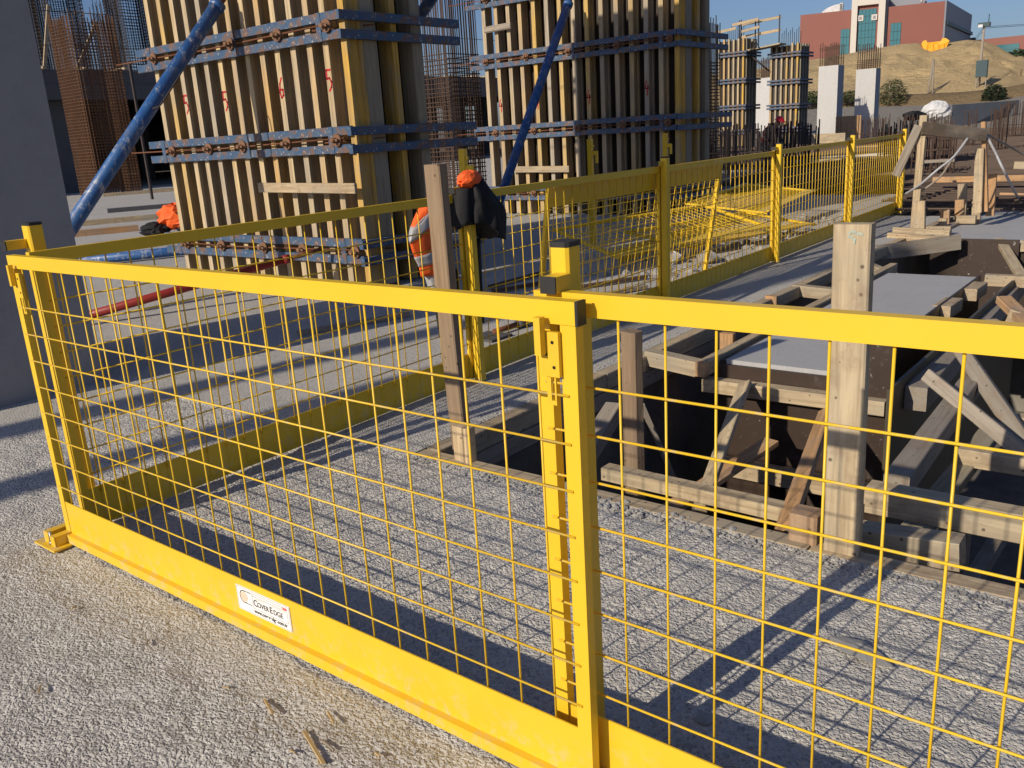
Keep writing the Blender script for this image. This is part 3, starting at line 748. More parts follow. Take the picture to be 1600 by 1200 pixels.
thicket('brown starter bars below the distant formworks', Vector((-13.5, 27, 0)), 16, 3, .17, .5, 1.2, REBARD, .016)
for i, (px, base, d, n_, h, lab) in enumerate((
        (1402, 240, 24, 9, 1.15, 'starter bars left of the timber frame'), (1360, 222, 40, 12, 1.3, 'starter bars below the right pale column'),
        (1452, 255, 20, 7, 1.0, 'starter bars behind the timber frame post'), (1468, 232, 26, 5, 1.2, 'starter bars left of the grey wall'),
        (1513, 214, 34, 3, 1.3, 'starter bars in front of the grey wall, left clump'), (1556, 220, 30, 4, 1.4, 'starter bars in front of the grey wall, right clump'),
        (1592, 205, 42, 12, 1.5, 'starter bars right of the grey wall'), (1430, 205, 44, 14, 1.2, 'starter bars below the dark sheet'))):
    P = DP(px, base, d); P.z = 0
    thicket('rusty brown ' + lab, P, n_, 3, .11, .3, h, REBAR, .014)

# rebar mats over the brown bed
b = MB()
for i in range(120):
    x = -17+.25*i; b.tube((x, 13.5 if x > -3.9 else (17.1 if x > -9 else 26.1), .06+.01*(i % 2)), (x, 46, .06), .016, 4)
for j in range(105):
    y = 13.6+.31*j*(1+.004*j); xa = -3.85 if y < 17 else (-8.9 if y < 26 else -18)
    b.tube((xa, y, .075), (13.8, y, .075), .018, 4); b.tube((xa, y+.08, .19), (13.8, y+.08, .17), .018, 4)
tag(b.build('rebar_mat', plain('mat_rebar', (.125, .088, .068), .8, .5, 1.2)), kind='stuff', label='brown reinforcement mats covering the bed beyond the pit', cat='rebar mat')

# ------------------------------------------------------------------ unfinished building far left
bx, by0, by1 = -43.0, -12, 78
t = thing('unfinished_building', 'dark unfinished concrete frame building with open ground floor behind the formworks', 'building', (bx-20, 30, 0))
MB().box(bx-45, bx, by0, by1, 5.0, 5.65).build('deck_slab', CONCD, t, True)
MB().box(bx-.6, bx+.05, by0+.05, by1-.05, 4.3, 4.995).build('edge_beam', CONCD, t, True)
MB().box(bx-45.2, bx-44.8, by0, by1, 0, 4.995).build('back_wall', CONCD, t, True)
MB().box(bx-44.7, bx-.1, by0-.3, by0-.01, 0, 4.995).build('end_wall', CONCD, t, True)  # unseen end wall, added to keep the sun out of the interior
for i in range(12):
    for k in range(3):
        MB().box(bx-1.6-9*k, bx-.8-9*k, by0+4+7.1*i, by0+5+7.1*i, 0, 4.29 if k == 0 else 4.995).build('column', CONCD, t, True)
for i in range(26):
    y = by0+20+2.0*i+random.uniform(-.4, .4)
    beam('deck_timber', (bx-1.2+random.uniform(-.3,.3), y, 5.70), (bx+.35+random.uniform(-.2,.3), y+random.uniform(-.3,.3), 5.70), .14, .10, PINE, t)
b = MB()
for z in (6.7, 8.2): b.tube((bx-.3, by0, z), (bx-.3, by1, z+.1), .018, 5)
for i in range(30): b.tube((bx-.3, by0+3*i, 5.65), (bx-.3, by0+3*i, 8.2), .02, 5)
b.build('safety_cable', REBARD, t, True)
for i, (a_, b_) in enumerate((((bx-1, 31.2, 5.6), (bx-1, 32.2, 9.6)), ((bx-1, 20.6, 5.6), (bx-1, 21.4, 8.6)), ((bx-1, 22.1, 5.6), (bx-1, 23.6, 8.0)))):
    beam('stick', a_, b_, .09, .16, PINE, label=['pale timber stick leaning against the cage on the deck', 'leaning timber at the deck edge by the concrete column', 'second leaning timber on the deck before the dark cage'][i], cat='plank')
beam('steel_panel_stack', (bx+.2, 31.5, 5.95), (bx+.2, 37, 6.05), .5, .45, REBARD, label='dark steel beams lying on the deck edge', cat='steel beams')
# clutter under the deck, half seen in the dark
for i in range(9):
    p = Vector((-30-1.5*i, 17+1.9*i, 0))
    beam('prop_post', p, p+Vector((0, 0, 4.6)), .08, .08, REBARD, label='slim dark scaffold post under the far deck, number %s from the left' % ['one','two','three','four','five','six','seven','eight','nine'][i], cat='scaffold post', group='scaffold posts under the deck')
for i, (px, py, L, mat, lab) in enumerate(((225, 300, 3.2, PINE, 'timber pile at the foot of the dark building'), (170, 345, 5.0, PINE, 'long pale plank lying beyond the blue prop'), (150, 362, 1.6, PINEO, 'short plank stub near the blue prop foot'), (255, 322, 3.0, GREYC, 'grey steel channel lying near the orange vest'))):
    p = G(px, py, .06); d = Vector((.40, .92, 0))
    beam('plank', p-d*L/2, p+d*L/2, .22, .12, mat, label=lab, cat='plank')

# ------------------------------------------------------------------ pit formwork
pf = thing('pad_formwork', 'brown plywood formwork with timber walers round the nearer poured pad in the pit', 'formwork', (-1.8, 6.8, -1.2))
b = MB(); b.box(-2.30, -1.545, 5.0, 8.52, -1.2, -.006); o = b.build('poured_pad', CONCS, pf, True)
def P(*a): return Vector(a)
MB().box(-2.335, -1.285, 4.955, 4.985, -1.35, -.03).build('front_sheet', PLY, pf, True)
MB().box(-1.545, -1.285, 4.925, 4.953, -1.30, .30).build('raised_sheet', PLY, pf, True)
MB().box(-1.283, -1.262, 4.86, 8.9, -1.4, -.03).build('side_sheet', PLYG, pf, True)
MB().box(-1.543, -1.525, 5.0, 8.55, -.9, .004).build('side_sheet', PLYC, pf, True)
MB().box(-2.33, -2.305, 4.99, 8.6, -.9, -.01).build('side_sheet', PLYC, pf, True)
def pb_(name, p0, p1, w_, h_, mat, parent=pf, **k): return beam(name, p0, p1, w_, h_, mat, parent, **k)
pb_('edge_board', P(-2.385, 4.86, -.035), P(-2.385, 9.0, -.035), .07, .095, PINE)
pb_('edge_board', P(-2.385, 4.80, -.036), P(-2.385, 4.858, -.036), .068, .093, PINEO)
pb_('waler', P(-2.40, 4.90, -.155), P(-1.29, 4.90, -.150), .09, .085, PINE)
pb_('waler', P(-2.32, 4.88, -.68), P(-1.27, 4.88, -.68), .10, .10, PINE)
pb_('waler', P(-1.20, 5.15, -.155), P(-1.30, 9.2, -.155), .12, .14, PINEG)
for px, py in ((1440, 508), (1481, 476), (1522, 450)):
    p = G(px, py, -.02); pb_('spacer_block', p+P(-.01, -.16, -.03), p+P(.0, .20, -.03), .13, .10, PINE)
pb_('cross_beam', P(-1.50, 8.6, -.04), P(-1.0, 8.65, -.05), .09, .1, PINE)
MB().tube(G(1455, 455, -.07), G(1462, 442, -.07), .008, 6).build('steel_tube', STEEL, pf, True)
# braces
pb_('brace', YP(1163, 600, 4.83), YP(1092, 800, 3.56), .085, .03, PINE, up=(0, -1, .3), wob=.004)
pb_('brace', YP(1292, 640, 4.83), YP(1228, 822, 3.30), .10, .03, PINEO, up=(0, -1, .3))
# front frame by the slab edge
ff = thing('pit_shoring', 'pale timber cross beams and braces just inside the near edge of the pit', 'timber frame', (-1, 3.4, -.3))
def fb(name, p0, p1, w_, h_, mat, **k): return beam(name, p0, p1, w_, h_, mat, ff, **k)
fb('cross_beam', P(-2.28, 3.52, -.25), P(-1.27, 3.52, -.255), .085, .07, PINE)
fb('cross_beam', YP(1357, 775, 3.3), YP(1357, 775, 3.3)+P(2.6, 0, .02), .09, .11, PINE)
fb('cross_beam', YP(1353, 842, 3.05)+P(-.02, 0, 0), YP(1504, 864, 3.05), .10, .105, PINE)
fb('cross_beam', YP(1499, 710, 4.3), YP(1499, 710, 4.3)+P(2.2, 0, .0), .09, .085, PINE)
fb('cross_beam', YP(960, 640, 4.2), YP(900, 735, 3.6), .1, .1, PINEG)
fb('cross_beam', YP(1040, 800, 3.7), YP(1205, 690, 4.6), .1, .035, PINEO)
fb('cross_beam', YP(1400, 760, 3.5), YP(1525, 590, 5.4), .1, .10, PINEG)
fb('brace', YP(1398, 868, 3.35), YP(1560, 660, 4.9), .10, .05, FORMG)
fb('brace', YP(1448, 586, 4.75), YP(1640, 742, 4.25), .07, .035, PINEG, up=(0, -1, .2))
fb('brace', YP(1500, 545, 5.4), YP(1640, 748, 4.5), .08, .05, PINEG, up=(0, -1, .2))
fb('brace', YP(1545, 505, 5.6), YP(1640, 555, 5.2), .09, .05, PINE)
fb('brace', YP(1568, 468, 6.2), YP(1640, 540, 5.6), .09, .05, PINEO)
fb('block', YP(1575, 495, 6.0), YP(1612, 508, 6.0), .1, .12, PINE)
fb('block', YP(1590, 650, 5.0), YP(1600, 700, 5.0), .1, .1, PINE)
fb('post', P(-1.30, 3.62, -2.6), P(-1.30, 3.62, -.32), .1, .1, PINEG)
fb('post', P(-.62, 3.42, -2.6), P(-.62, 3.42, -.05), .1, .1, PINEG)
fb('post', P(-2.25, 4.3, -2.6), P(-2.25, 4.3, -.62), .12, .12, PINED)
fb('post', P(.4, 4.4, -2.6), P(.4, 4.4, -.1), .1, .1, PINEG)
fb('brace', P(-2.75, 3.6, -.55), P(-1.4, 4.6, -1.3), .1, .05, PINEG)
# beam bottoms spanning deep in the pit
for i, y in enumerate((3.3, 4.1, 5.5)):
    fb('bearer', P(-2.8, y, -1.55), P(3.5, y+.2, -1.5), .12, .14, PINEG)
for i in range(5):
    fb('joist', P(-2.6+.55*i, 2.9, -1.42), P(-2.5+.55*i, 6.5, -1.40), .09, .10, PINEG)
fb('brace', P(-2.7, 4.6, -.25), P(-2.36, 4.95, -1.5), .09, .04, PINEG); fb('brace', P(-2.75, 5.9, -.3), P(-2.4, 6.0, -1.1), .09, .05, PINE)
for i in range(4): fb('prop_tube', P(.2+.8*i, 5.2, -2.7), P(.2+.8*i, 5.2, -.4), .06, .06, GREYC)
# second pad
pg = thing('pad_formwork', 'plywood formwork with poured concrete top round the farther pad in the pit', 'formwork', (-1.4, 13, -1.2))
MB().box(-2.50, .9, 11.05, 15.0, -1.2, -.004).build('poured_pad', CONCS, pg, True)
MB().box(-2.2, -1.6, 10.93, 10.955, -1.3, .012).build('front_sheet', PLY, pg, True)
MB().box(-2.52, .9, 11.01, 11.045, -1.3, -.06).build('front_sheet', PLYC, pg, True)
pb_('waler', P(-3.0, 10.98, -.0), P(-2.21, 10.98, -.045), .06, .12, PINE, pg); pb_('waler', P(-1.59, 10.98, -.06), P(.5, 10.98, -.06), .06, .12, PINE, pg)
pb_('edge_board', P(-2.56, 11.0, -.02), P(-2.56, 15.1, -.02), .10, .1, PINEG, pg)
pb_('edge_board', P(-2.98, 11.12, .055), P(-2.35, 11.12, .025), .05, .11, PINE, pg)
pb_('brace', G(1562, 375, -.02), G(1625, 480, -.4), .1, .05, PINE, pg)
beam('plank', YP(1352, 398, 10.1), YP(1500, 378, 10.75), .05, .17, PINEG, label='weathered grey plank spanning the gap before the farther pad', cat='plank')
# short bearers from slab edge to pads
for p0, p1, lab in ((P(-2.80, 4.88, -.015), P(-2.43, 4.88, -.05), 'short pale timber spanning from slab edge to the nearer pad, first one'),
                    (P(-2.86, 7.6, -.04), P(-2.43, 7.6, -.06), 'short pale timber spanning from slab edge to the nearer pad, second one'),
                    (P(-2.86, 9.4, -.06), P(-2.43, 9.3, -.20), 'orange board end sloping into the gap behind the big post')):
    beam('bearer', p0, p1, .10, .10, PINE, label=lab, cat='timber')
for i, (px, py, Y, z0_, z1_) in enumerate(((1137, 520, 5.55, -.5, .10), (1206, 462, 6.95, -.5, .03), (1256, 426, 8.4, -.5, .03), (1184, 470, 7.1, -.4, -.02))):
    p = YP(px, py, Y)
    beam('stake', P(p.x, Y, z0_-.6), P(p.x, Y, p.z), .10, .05, PINEO if i != 3 else PINE, label='square orange-brown stake in the gap along the slab edge, %s from the front' % ['first', 'third', 'fourth', 'second'][i], cat='stake', group='stakes along the slab edge')

# edge boards of the slab
EB = thing('edge_formwork', 'timber edge boards along the poured slab round the pit', 'edge boards', (-2.8, 2.8, 0))
xs_ = [-2.86, -2.1, -.95, -.25, 1.3, 3.2]
for a, c in zip(xs_, xs_[1:]): beam('edge_board', P(a+.003, 2.775+random.uniform(-.004,.004), -.022), P(c-.003, 2.775+random.uniform(-.004,.004), -.022+random.uniform(0,.004)), .085, .046, PINE, EB)
ys_ = [2.83, 4.35, 6.2, 8.3, 10.7, 13.3]
for a, c in zip(ys_, ys_[1:]): beam('edge_board', P(-2.825+random.uniform(-.005,.005), a+.003, -.05), P(-2.825+random.uniform(-.005,.005), c-.003, -.05), .085, .105, PINE, EB)
beam('edge_board', P(-2.80, 3.0, -.16), P(-2.80, 6.5, -.16), .03, .10, PINEG, EB)

# ------------------------------------------------------------------ standing timbers
def vplank(name, base, top, w_, th, mat, face, label, wob=0):
    return beam(name, base, top, w_, th, mat, up=face, label=label, cat='timber post', wob=wob, ch=.006)
g0, g1 = G(724, 703), P(-2.70, 2.868, 1.342)
fdir = (CP - g0); fdir.z = 0
vplank('timber_plank', g0, g1, .105, .05, PINEB, P(-.12, -1, 0), 'tall brown plank standing in front of the jacket post, left of the pit', .006)
beam('timber_block', P(-2.585, 2.80, .0), P(-2.585, 2.80, .17), .105, .06, PINE, label='short timber block at the foot of the tall brown plank', cat='timber block', up=(-.1, -1, 0), ch=.008)
vplank('timber_post', P(-.845, 2.79, -.35), P(-.862, 2.79, 1.118), .115, .055, PINE, P(0, -1, 0), 'big pale timber post with teal stain at its top, at the near pit edge')
b = MB(); rd_ = random.Random(5)
for k in range(9):
    yk = 2.7615-.0003*k; x_, z_ = -.876+.034*rd_.random(), 1.062+.035*rd_.random(); ln = rd_.uniform(.006, .018)
    b.add([(x_, yk, z_), (x_+ln, yk, z_-.004), (x_+ln*1.1, yk, z_+.004), (x_+ln*.3, yk, z_+.007)], [(0, 1, 2, 3)])
tag(b.build('paint_smear', plain('teal_chalk', (.42, .47, .40), .9, .3, 60)), 'teal chalk smear near the top of the big pale post', 'paint mark')
beam('timber_block', P(-.985, 2.815, -.3), P(-.985, 2.815, .108), .10, .09, PINEO, label='cracked square timber block left of the big pale post', cat='timber block', ch=.008, up=(0, -1, 0))
p = YP(985, 517, 3.62)
beam('timber_post', P(p.x+.02, 3.62, -1.0), P(p.x, 3.62, p.z), .105, .075, PINEB, up=(-.35, -1, 0), ch=.016, wob=.005, label='short brown timber post inside the pit just right of the front fence post', cat='timber post')
# timber frame at the back right
tf = thing('timber_stand', 'dark timber goal-like frame of two uprights, top rail and leaning brace beyond the pit', 'timber frame', (-2.4, 11.8, 0))
def tb(name, p0, p1, w_, h_, mat, **k): return beam(name, p0, p1, w_, h_, mat, tf, **k)
Yf = 11.6
tb('upright', YP(1428, 362, Yf), YP(1444, 180, Yf), .085, .06, PINE, up=(0, -1, 0))
tb('brace', YP(1400, 275, Yf-.1), YP(1436, 196, Yf-.05), .10, .05, PINEG, up=(0, -1, 0))
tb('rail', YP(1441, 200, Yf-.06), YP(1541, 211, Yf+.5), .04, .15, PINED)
tb('upright', YP(1541, 330, Yf+.6), YP(1537, 190, Yf+.55), .05, .07, PINEO, up=(0, -1, 0))
tb('upright', YP(1527, 332, Yf+.5), YP(1531, 232, Yf+.5), .10, .05, PINE, up=(0, -1, 0))
for i, (xa, ya, xb, yb, Y, w_, mat, lab) in enumerate(((1437, 362, 1437, 314, 11.3, .13, PINE, 'pale square stump with split top by the left upright of the timber frame'),
        (1504, 330, 1504, 287, 13.2, .11, PINE, 'pale stake standing left of the frame uprights'), (1548, 325, 1551, 272, 13.0, .10, PINEO, 'orange stake standing right of the frame uprights'),
        (1500, 336, 1500, 312, 12.6, .11, PINEO, 'short brown block in front of the pale stake'), (1526, 342, 1526, 309, 12.6, .10, PINE, 'short pale block leaning on the frame upright'), (1477, 345, 1477, 327, 12.3, .11, PINEO, 'low brown block nearest the grey gap'), (1472, 357, 1474, 341, 12.0, .09, PINE, 'small pale wedge below the low brown block'))):
    p0, p1 = YP(xa, ya, Y), YP(xb, yb, Y)
    beam('stake', p0-P(0, 0, .1), p1, w_, .06, mat, up=(0, -1, 0), label=lab, cat='stake', group='stakes and blocks beyond the pit')
for i, (xa, ya, xb, yb, Y, h_, mat, lab) in enumerate(((1458, 281, 1640, 277, 15.5, .09, PINEO, 'long orange board lying across the rebar beyond the frame'), (1585, 258, 1640, 260, 16.5, .12, PINE, 'pale board end at the right edge on the rebar mats'),
        (1495, 343, 1525, 343, 12.4, .10, PINE, 'pale crosspiece on the slab edge below the stakes'), (1425, 362, 1486, 362, 11.35, .13, PINE, 'pale board lying at the foot of the timber frame'), (1562, 308, 1640, 310, 14.6, .13, PINEO, 'orange board with dark gap at the right edge beyond the farther pad'), (1441, 253, 1492, 250, 19, .06, PINEG, 'grey board flat on the rebar behind the frame'))):
    beam('board', YP(xa, ya, Y), YP(xb, yb, Y), .08, h_, mat, label=lab, cat='board', group='boards beyond the pit')
# hoses
def hose(label, pts, r, mat):
    b = MB(); P_ = [Vector(p) for p in pts]; out = []
    for i in range(len(P_)-1):
        p0, p1, p2, p3 = P_[max(i-1, 0)], P_[i], P_[i+1], P_[min(i+2, len(P_)-1)]
        for k in range(8):
            t = k/8; out.append(.5*((2*p1)+(p2-p0)*t+(2*p0-5*p1+4*p2-p3)*t*t+(3*p1-p0-3*p2+p3)*t**3))
    out.append(P_[-1]); b.path(out, r, 7)
    return tag(recenter(b.build('hose', mat)), label, 'hose')
HOSE = plain('grey_hose', (.42, .42, .44), .4, .2, 20)
hose('pale grey hose hanging from the frame rail to the left', [YP(1512, 216, Yf+.2), YP(1490, 245, Yf), YP(1465, 265, Yf-.1), YP(1438, 288, Yf-.1), YP(1415, 303, Yf+.1)], .014, HOSE)
hose('second grey hose looping below the first one', [YP(1510, 218, Yf+.25), YP(1487, 250, Yf+.1), YP(1470, 275, Yf+.1), YP(1445, 295, Yf+.1), YP(1432, 300, Yf+.1)], .012, PINEG)
hose('grey hose dropping from the frame upright to the farther pad', [YP(1540, 209, Yf+.55), YP(1556, 240, Yf+.6), YP(1575, 280, Yf+.8), G(1598, 322, 0)], .016, HOSE)
hose('brownish hose running from the frame upright to the right edge', [YP(1540, 209, Yf+.55), YP(1565, 222, Yf+1), YP(1590, 236, Yf+1.6), YP(1640, 262, Yf+2.2)], .014, PINEG)

# ------------------------------------------------------------------ clothing
def cloth(rings_fn, n=26, m=14):
    b = MB(); b.loft([[rings_fn(i/(m-1), 2*math.pi*k/n) for k in range(n)] for i in range(m)]); return b
jx, jy = farx(ys[1])+.02, ys[1]
jt = thing('work_jacket', 'black and orange work jacket hung over the fence post behind the tall brown plank', 'jacket', (jx, jy, 0))
def crumple(c, rad, seed, n=18, m=11, amp=.22):
    rd = random.Random(seed); rings = []
    for i in range(m):
        ph = -math.pi/2*.96+math.pi*.96*i/(m-1); rings.append([Vector((c[0]+rad[0]*math.cos(ph)*math.cos(2*math.pi*k/n)*(1+rd.uniform(-amp, amp)), c[1]+rad[1]*math.cos(ph)*math.sin(2*math.pi*k/n)*(1+rd.uniform(-amp, amp)), c[2]+rad[2]*(math.sin(ph)+rd.uniform(-amp, amp)*.6))) for k in range(n)])
    b = MB(); b.loft(rings, smooth=False); return b
def blob(c, rad, seed, fold=.10, nf=7, squash=1.0):
    rd = random.Random(seed); ph = [rd.uniform(0, 6) for _ in range(6)]
    def f(t, a):
        s_ = math.sin(math.pi*min(max(t, .03), .97))**.6
        w_ = 1+fold*math.sin(nf*a+ph[0]+3*t)+fold*.6*math.sin(2*nf*a+ph[1]-4*t)+fold*.5*math.sin(3*a+ph[2]+9*t)
        return Vector((c[0]+rad[0]*s_*w_*math.cos(a), c[1]+rad[1]*s_*w_*math.sin(a), c[2]+rad[2]*(1-2*t)))
    return f
# draped body: gathered over the post top, wider hem
def body(t, a):
    z = 1.235-.33*t-.07*math.sin(a)*t
    ww = .05+.105*min(1, t*2.2); dd = .05+.05*min(1, t*2)
    fold = 1+.13*math.sin(8*a+2*t)+.09*math.sin(13*a-5*t)+.05*math.sin(21*a+3*t)
    return Vector((jx+.055+dd*fold*math.cos(a), jy+.03+.075*min(1, t*1.8)+ww*fold*math.sin(a), z-.02*math.sin(a*3)))
cloth(body, 40, 16).build('body', BLACKC, jt, True)
cloth(lambda t, a: Vector((jx+.03+.085*math.cos(a)*(1+.15*math.sin(6*a)), jy-.01+(.085+.03*t)*math.sin(a)*(1+.12*math.sin(5*a+1)), 1.17-.20*t-.03*math.sin(4*a)*t)), 30, 10).build('collar', BLACKC, jt, True)
crumple((jx+.075, jy-.015, 1.215), (.055, .088, .052), 4, 16, 9, .12).build('orange_hood', ORANGE, jt, True)
SH = lambda t: (.035+.075*min(1, t*2.2)**.7-.03*max(0, t-.6))
def slv(t, a, e=1.0): return Vector((jx-.045+.036*math.cos(a)*e*(1+.15*math.sin(3*a+4*t)), jy-.275-.045*math.sin(math.pi*min(1, t*1.25))+.03*t+SH(t)*e*math.sin(a)*(1+.10*math.sin(5*a+3*t)), 1.10-.40*t+.035*math.sin(a)*(1-t)))
sl = cloth(slv, 24, 16).build('sleeve', ORANGE, jt, True)
def band(t0, t1, sk_):
    b_ = cloth(lambda t, a: slv(t0+(t1-t0)*t+sk_*math.sin(a), a, 1.05), 24, 5); b_.xf(jt.matrix_basis.inverted()); return b_.build('reflective_band', REFL, sl)
band(.14, .34, -.12); band(.66, .82, -.02)
cloth(lambda t, a: Vector((jx-.045+.04*math.cos(a), jy-.235+.03*t+(.075-.012*t)*math.sin(a)*(1+.1*math.sin(5*a)), .70-.11*t+.02*math.sin(a)*t)), 20, 6).build('grey_cuff', REFL, jt, True)
cloth(lambda t, a: Vector((jx-.04+.05*math.cos(a), jy-.16+(.105-.03*t)*math.sin(a)*(1+.15*math.sin(5*a+2*t)), .70-.34*t)), 24, 10).build('lining', BLACKC, jt, True)
cloth(lambda t, a: Vector((jx-.04+.05*math.cos(a), jy+.105+(.06-.03*t)*math.sin(a)*(1+.15*math.sin(5*a+2*t)), .86-.52*t)), 24, 10).build('lining', BLACKC, jt, True)
b = MB(); b.path([(jx-.05, jy-.215, .39), (jx-.05, jy-.235, .33), (jx-.05, jy-.205, .29), (jx-.05, jy-.19, .31)], .006, 6); b.build('drawstring', BLACKC, jt, True)
# bundle by the formwork
gp = G(278, 366, 0)
cb = thing('clothing_bundle', 'crumpled orange vest lying on dark bags left of the near formwork', 'clothing', gp)
crumple((.0, 0, .34), (.36, .27, .24), 9).build('orange_vest', ORANGE, cb)
crumple((-.25, -.30, .13), (.30, .27, .13), 12).build('dark_bag', BLACKC, cb)
crumple((.25, .2, .11), (.30, .28, .12), 15).build('dark_bag', BLACKC, cb)

# ------------------------------------------------------------------ worker
def worker():
    P0 = DP(1191, 246, 26.5); P0.z = 0
    yaw = R(-14); Rz = Matrix.Rotation(yaw, 4, 'Z')
    t = thing('person', 'worker in red helmet, dark jacket and red vest stooping behind the starter bars', 'person', P0, yaw)
    # stooping along +x of the local frame
    J = {'pel': (0, 0, .90, .15), 'wai': (.10, 0, 1.02, .145), 'che': (.27, 0, 1.17, .17), 'nec': (.42, 0, 1.27, .065), 'hd0': (.47, 0, 1.32, .08), 'hd1': (.55, 0, 1.37, .10),
         'lhip': (0, .10, .84, .10), 'lkn': (.07, .12, .47, .068), 'lan': (-.02, .12, .10, .05), 'lto': (.16, .13, .05, .045),
         'rhip': (0, -.10, .84, .10), 'rkn': (.10, -.12, .48, .068), 'ran': (.04, -.12, .10, .05), 'rto': (.22, -.13, .05, .045),
         'lsh': (.32, .20, 1.18, .075), 'lel': (.40, .27, .92, .052), 'lwr': (.56, .20, .76, .038), 'lha': (.63, .18, .71, .04),
         'rsh': (.32, -.20, 1.18, .075), 'rel': (.38, -.27, .92, .052), 'rwr': (.54, -.20, .78, .038), 'rha': (.61, -.18, .73, .04)}
    E_ = [('pel','wai'),('wai','che'),('che','nec'),('nec','hd0'),('hd0','hd1'),('pel','lhip'),('lhip','lkn'),('lkn','lan'),('lan','lto'),('pel','rhip'),('rhip','rkn'),('rkn','ran'),('ran','rto'),
          ('che','lsh'),('lsh','lel'),('lel','lwr'),('lwr','lha'),('che','rsh'),('rsh','rel'),('rel','rwr'),('rwr','rha')]
    ks = list(J); me = bpy.data.meshes.new('body'); me.from_pydata([J[k][:3] for k in ks], [(ks.index(a), ks.index(c)) for a, c in E_], [])
    o = bpy.data.objects.new('body', me); COL.objects.link(o)
    sk = o.modifiers.new('skin', 'SKIN'); ss = o.modifiers.new('sub', 'SUBSURF'); ss.levels = 2; ss.render_levels = 2
    for i, k in enumerate(ks): me.skin_vertices[0].data[i].radius = (J[k][3], J[k][3])
    me.skin_vertices[0].data[0].use_root = True
    dg = bpy.context.evaluated_depsgraph_get(); ev = o.evaluated_get(dg); m2 = bpy.data.meshes.new_from_object(ev)
    o.modifiers.clear(); o.data = m2; o.parent = t
    for mm in (BLACKC, GREYC, SKIN): m2.materials.append(mm)
    for pgn in m2.polygons:
        c = pgn.center; pgn.use_smooth = True
        pgn.material_index = 2 if (c.x > .43 and c.z > 1.2) or (c.x > .57 and c.z < .8) else (1 if c.z < .86 else 0)
    # vest over the torso
    b = MB(); rings = []
    for i in range(9):
        s_ = i/8; cx = -.06+.42*s_; cz = .86+.36*s_
        rings.append([Vector((cx+.5*.19*math.sin(a)*-.7, .205*math.cos(a), cz+.185*math.sin(a)*.75)) for a in [2*math.pi*k/20 for k in range(20)]])
    b.loft(rings, cap=False); v = b.build('vest', REDC, t)
    b = MB(); b.loft([[q_*1.0+Vector((0,0,0)) for q_ in [Vector((-.06+.42*s_+.5*.195*math.sin(a)*-.7, .21*math.cos(a), .86+.36*s_+.19*math.sin(a)*.75)) for a in [2*math.pi*k/20 for k in range(20)]]] for s_ in (.42, .55)], cap=False); b.build('reflective_band', REFL, v)
    b = MB(); rings = []
    for i in range(8):
        ph = i/7*math.pi/2; rings.append([Vector((.56+.13*math.cos(ph)*math.cos(a)+.03*math.sin(ph), .115*math.cos(ph)*math.sin(a), 1.39+.12*math.sin(ph)-.05*math.cos(a)*math.cos(ph))) for a in [2*math.pi*k/18 for k in range(18)]])
    b.loft(rings); b.loft([[Vector((.585+.17*math.cos(a)*e, .13*math.sin(a)*e, z-.05*math.cos(a))) for a in [2*math.pi*k/18 for k in range(18)]] for e, z in ((1, 1.385), (1, 1.392), (.8, 1.394))])
    b.build('helmet', HELM, t)
    return t
worker()

# ------------------------------------------------------------------ rubble, offcuts, splinters
def rock(b, c, r, seed, flat=.7):
    rd = random.Random(seed); n, m = 7, 4; rings = []
    for i in range(m):
        ph = -math.pi/2*.85+(math.pi*.85)*i/(m-1)
        rings.append([Vector((c[0]+r*math.cos(ph)*math.cos(a)*rd.uniform(.7, 1.2), c[1]+r*math.cos(ph)*math.sin(a)*rd.uniform(.7, 1.2), c[2]+r*flat*math.sin(ph)*rd.uniform(.8, 1.15))) for a in [2*math.pi*k/n for k in range(n)]])
    b.loft(rings, smooth=False)
b = MB()
for i in range(1500):
    x = random.uniform(-2.85, .4); y = 2.735-abs(random.gauss(0, .035))+random.uniform(0, .02)+.012*math.sin(9*x)
    rock(b, (x, y, -.001), random.choice((.003, .004, .005, .007, .009)), i, .55)
for i in range(900):
    y = random.uniform(2.8, 9); x = -2.875-abs(random.gauss(0, .03)); rock(b, (x, y, .0), random.choice((.004, .006, .009)), i+900, .55)
for i in range(260):
    rock(b, (random.uniform(-4.6, .2), random.uniform(.5, 2.7), -.004), random.choice((.003, .004, .005)), i+2000)
for i in range(60):
    rock(b, (random.gauss(-1.62, .22), 2.71+random.uniform(-.05, .05), .002), random.choice((.008, .011, .015)), i+2500, .6)
tag(b.build('concrete_crumbs', GRAVEL), kind='stuff', label='loose concrete crumbs along the slab edge', cat='rubble')
b = MB()
for i in range(150):
    rock(b, (random.uniform(-5.0, -3.85), random.uniform(7.4, 13.4), .01), random.uniform(.015, .07), i+3000)
for i in range(120):
    rock(b, (random.gauss(-15.8, .9), random.gauss(11.2, .7), .04), random.uniform(.04, .13), i+3500)
tag(b.build('rubble', GRAVEL), kind='stuff', label='broken concrete rubble under the flat panels', cat='rubble')
for i, (px, py, s_, lab) in enumerate(((1055, 413, .13, 'pale broken concrete lump under the front edge of the flat panels'), (1112, 412, .13, 'white torn bag of cement below the leaning panel upright'), (1232, 365, .12, 'pale lump behind the fence between two posts'))):
    p = G(px, py, .0); p.x -= .05
    b = MB(); rock(b, (0, 0, s_*.5), s_, 70+i, .6); o = b.build('concrete_lump', GRAVEL if i else CONCL); o.location = p; tag(o, lab, 'rubble lump')
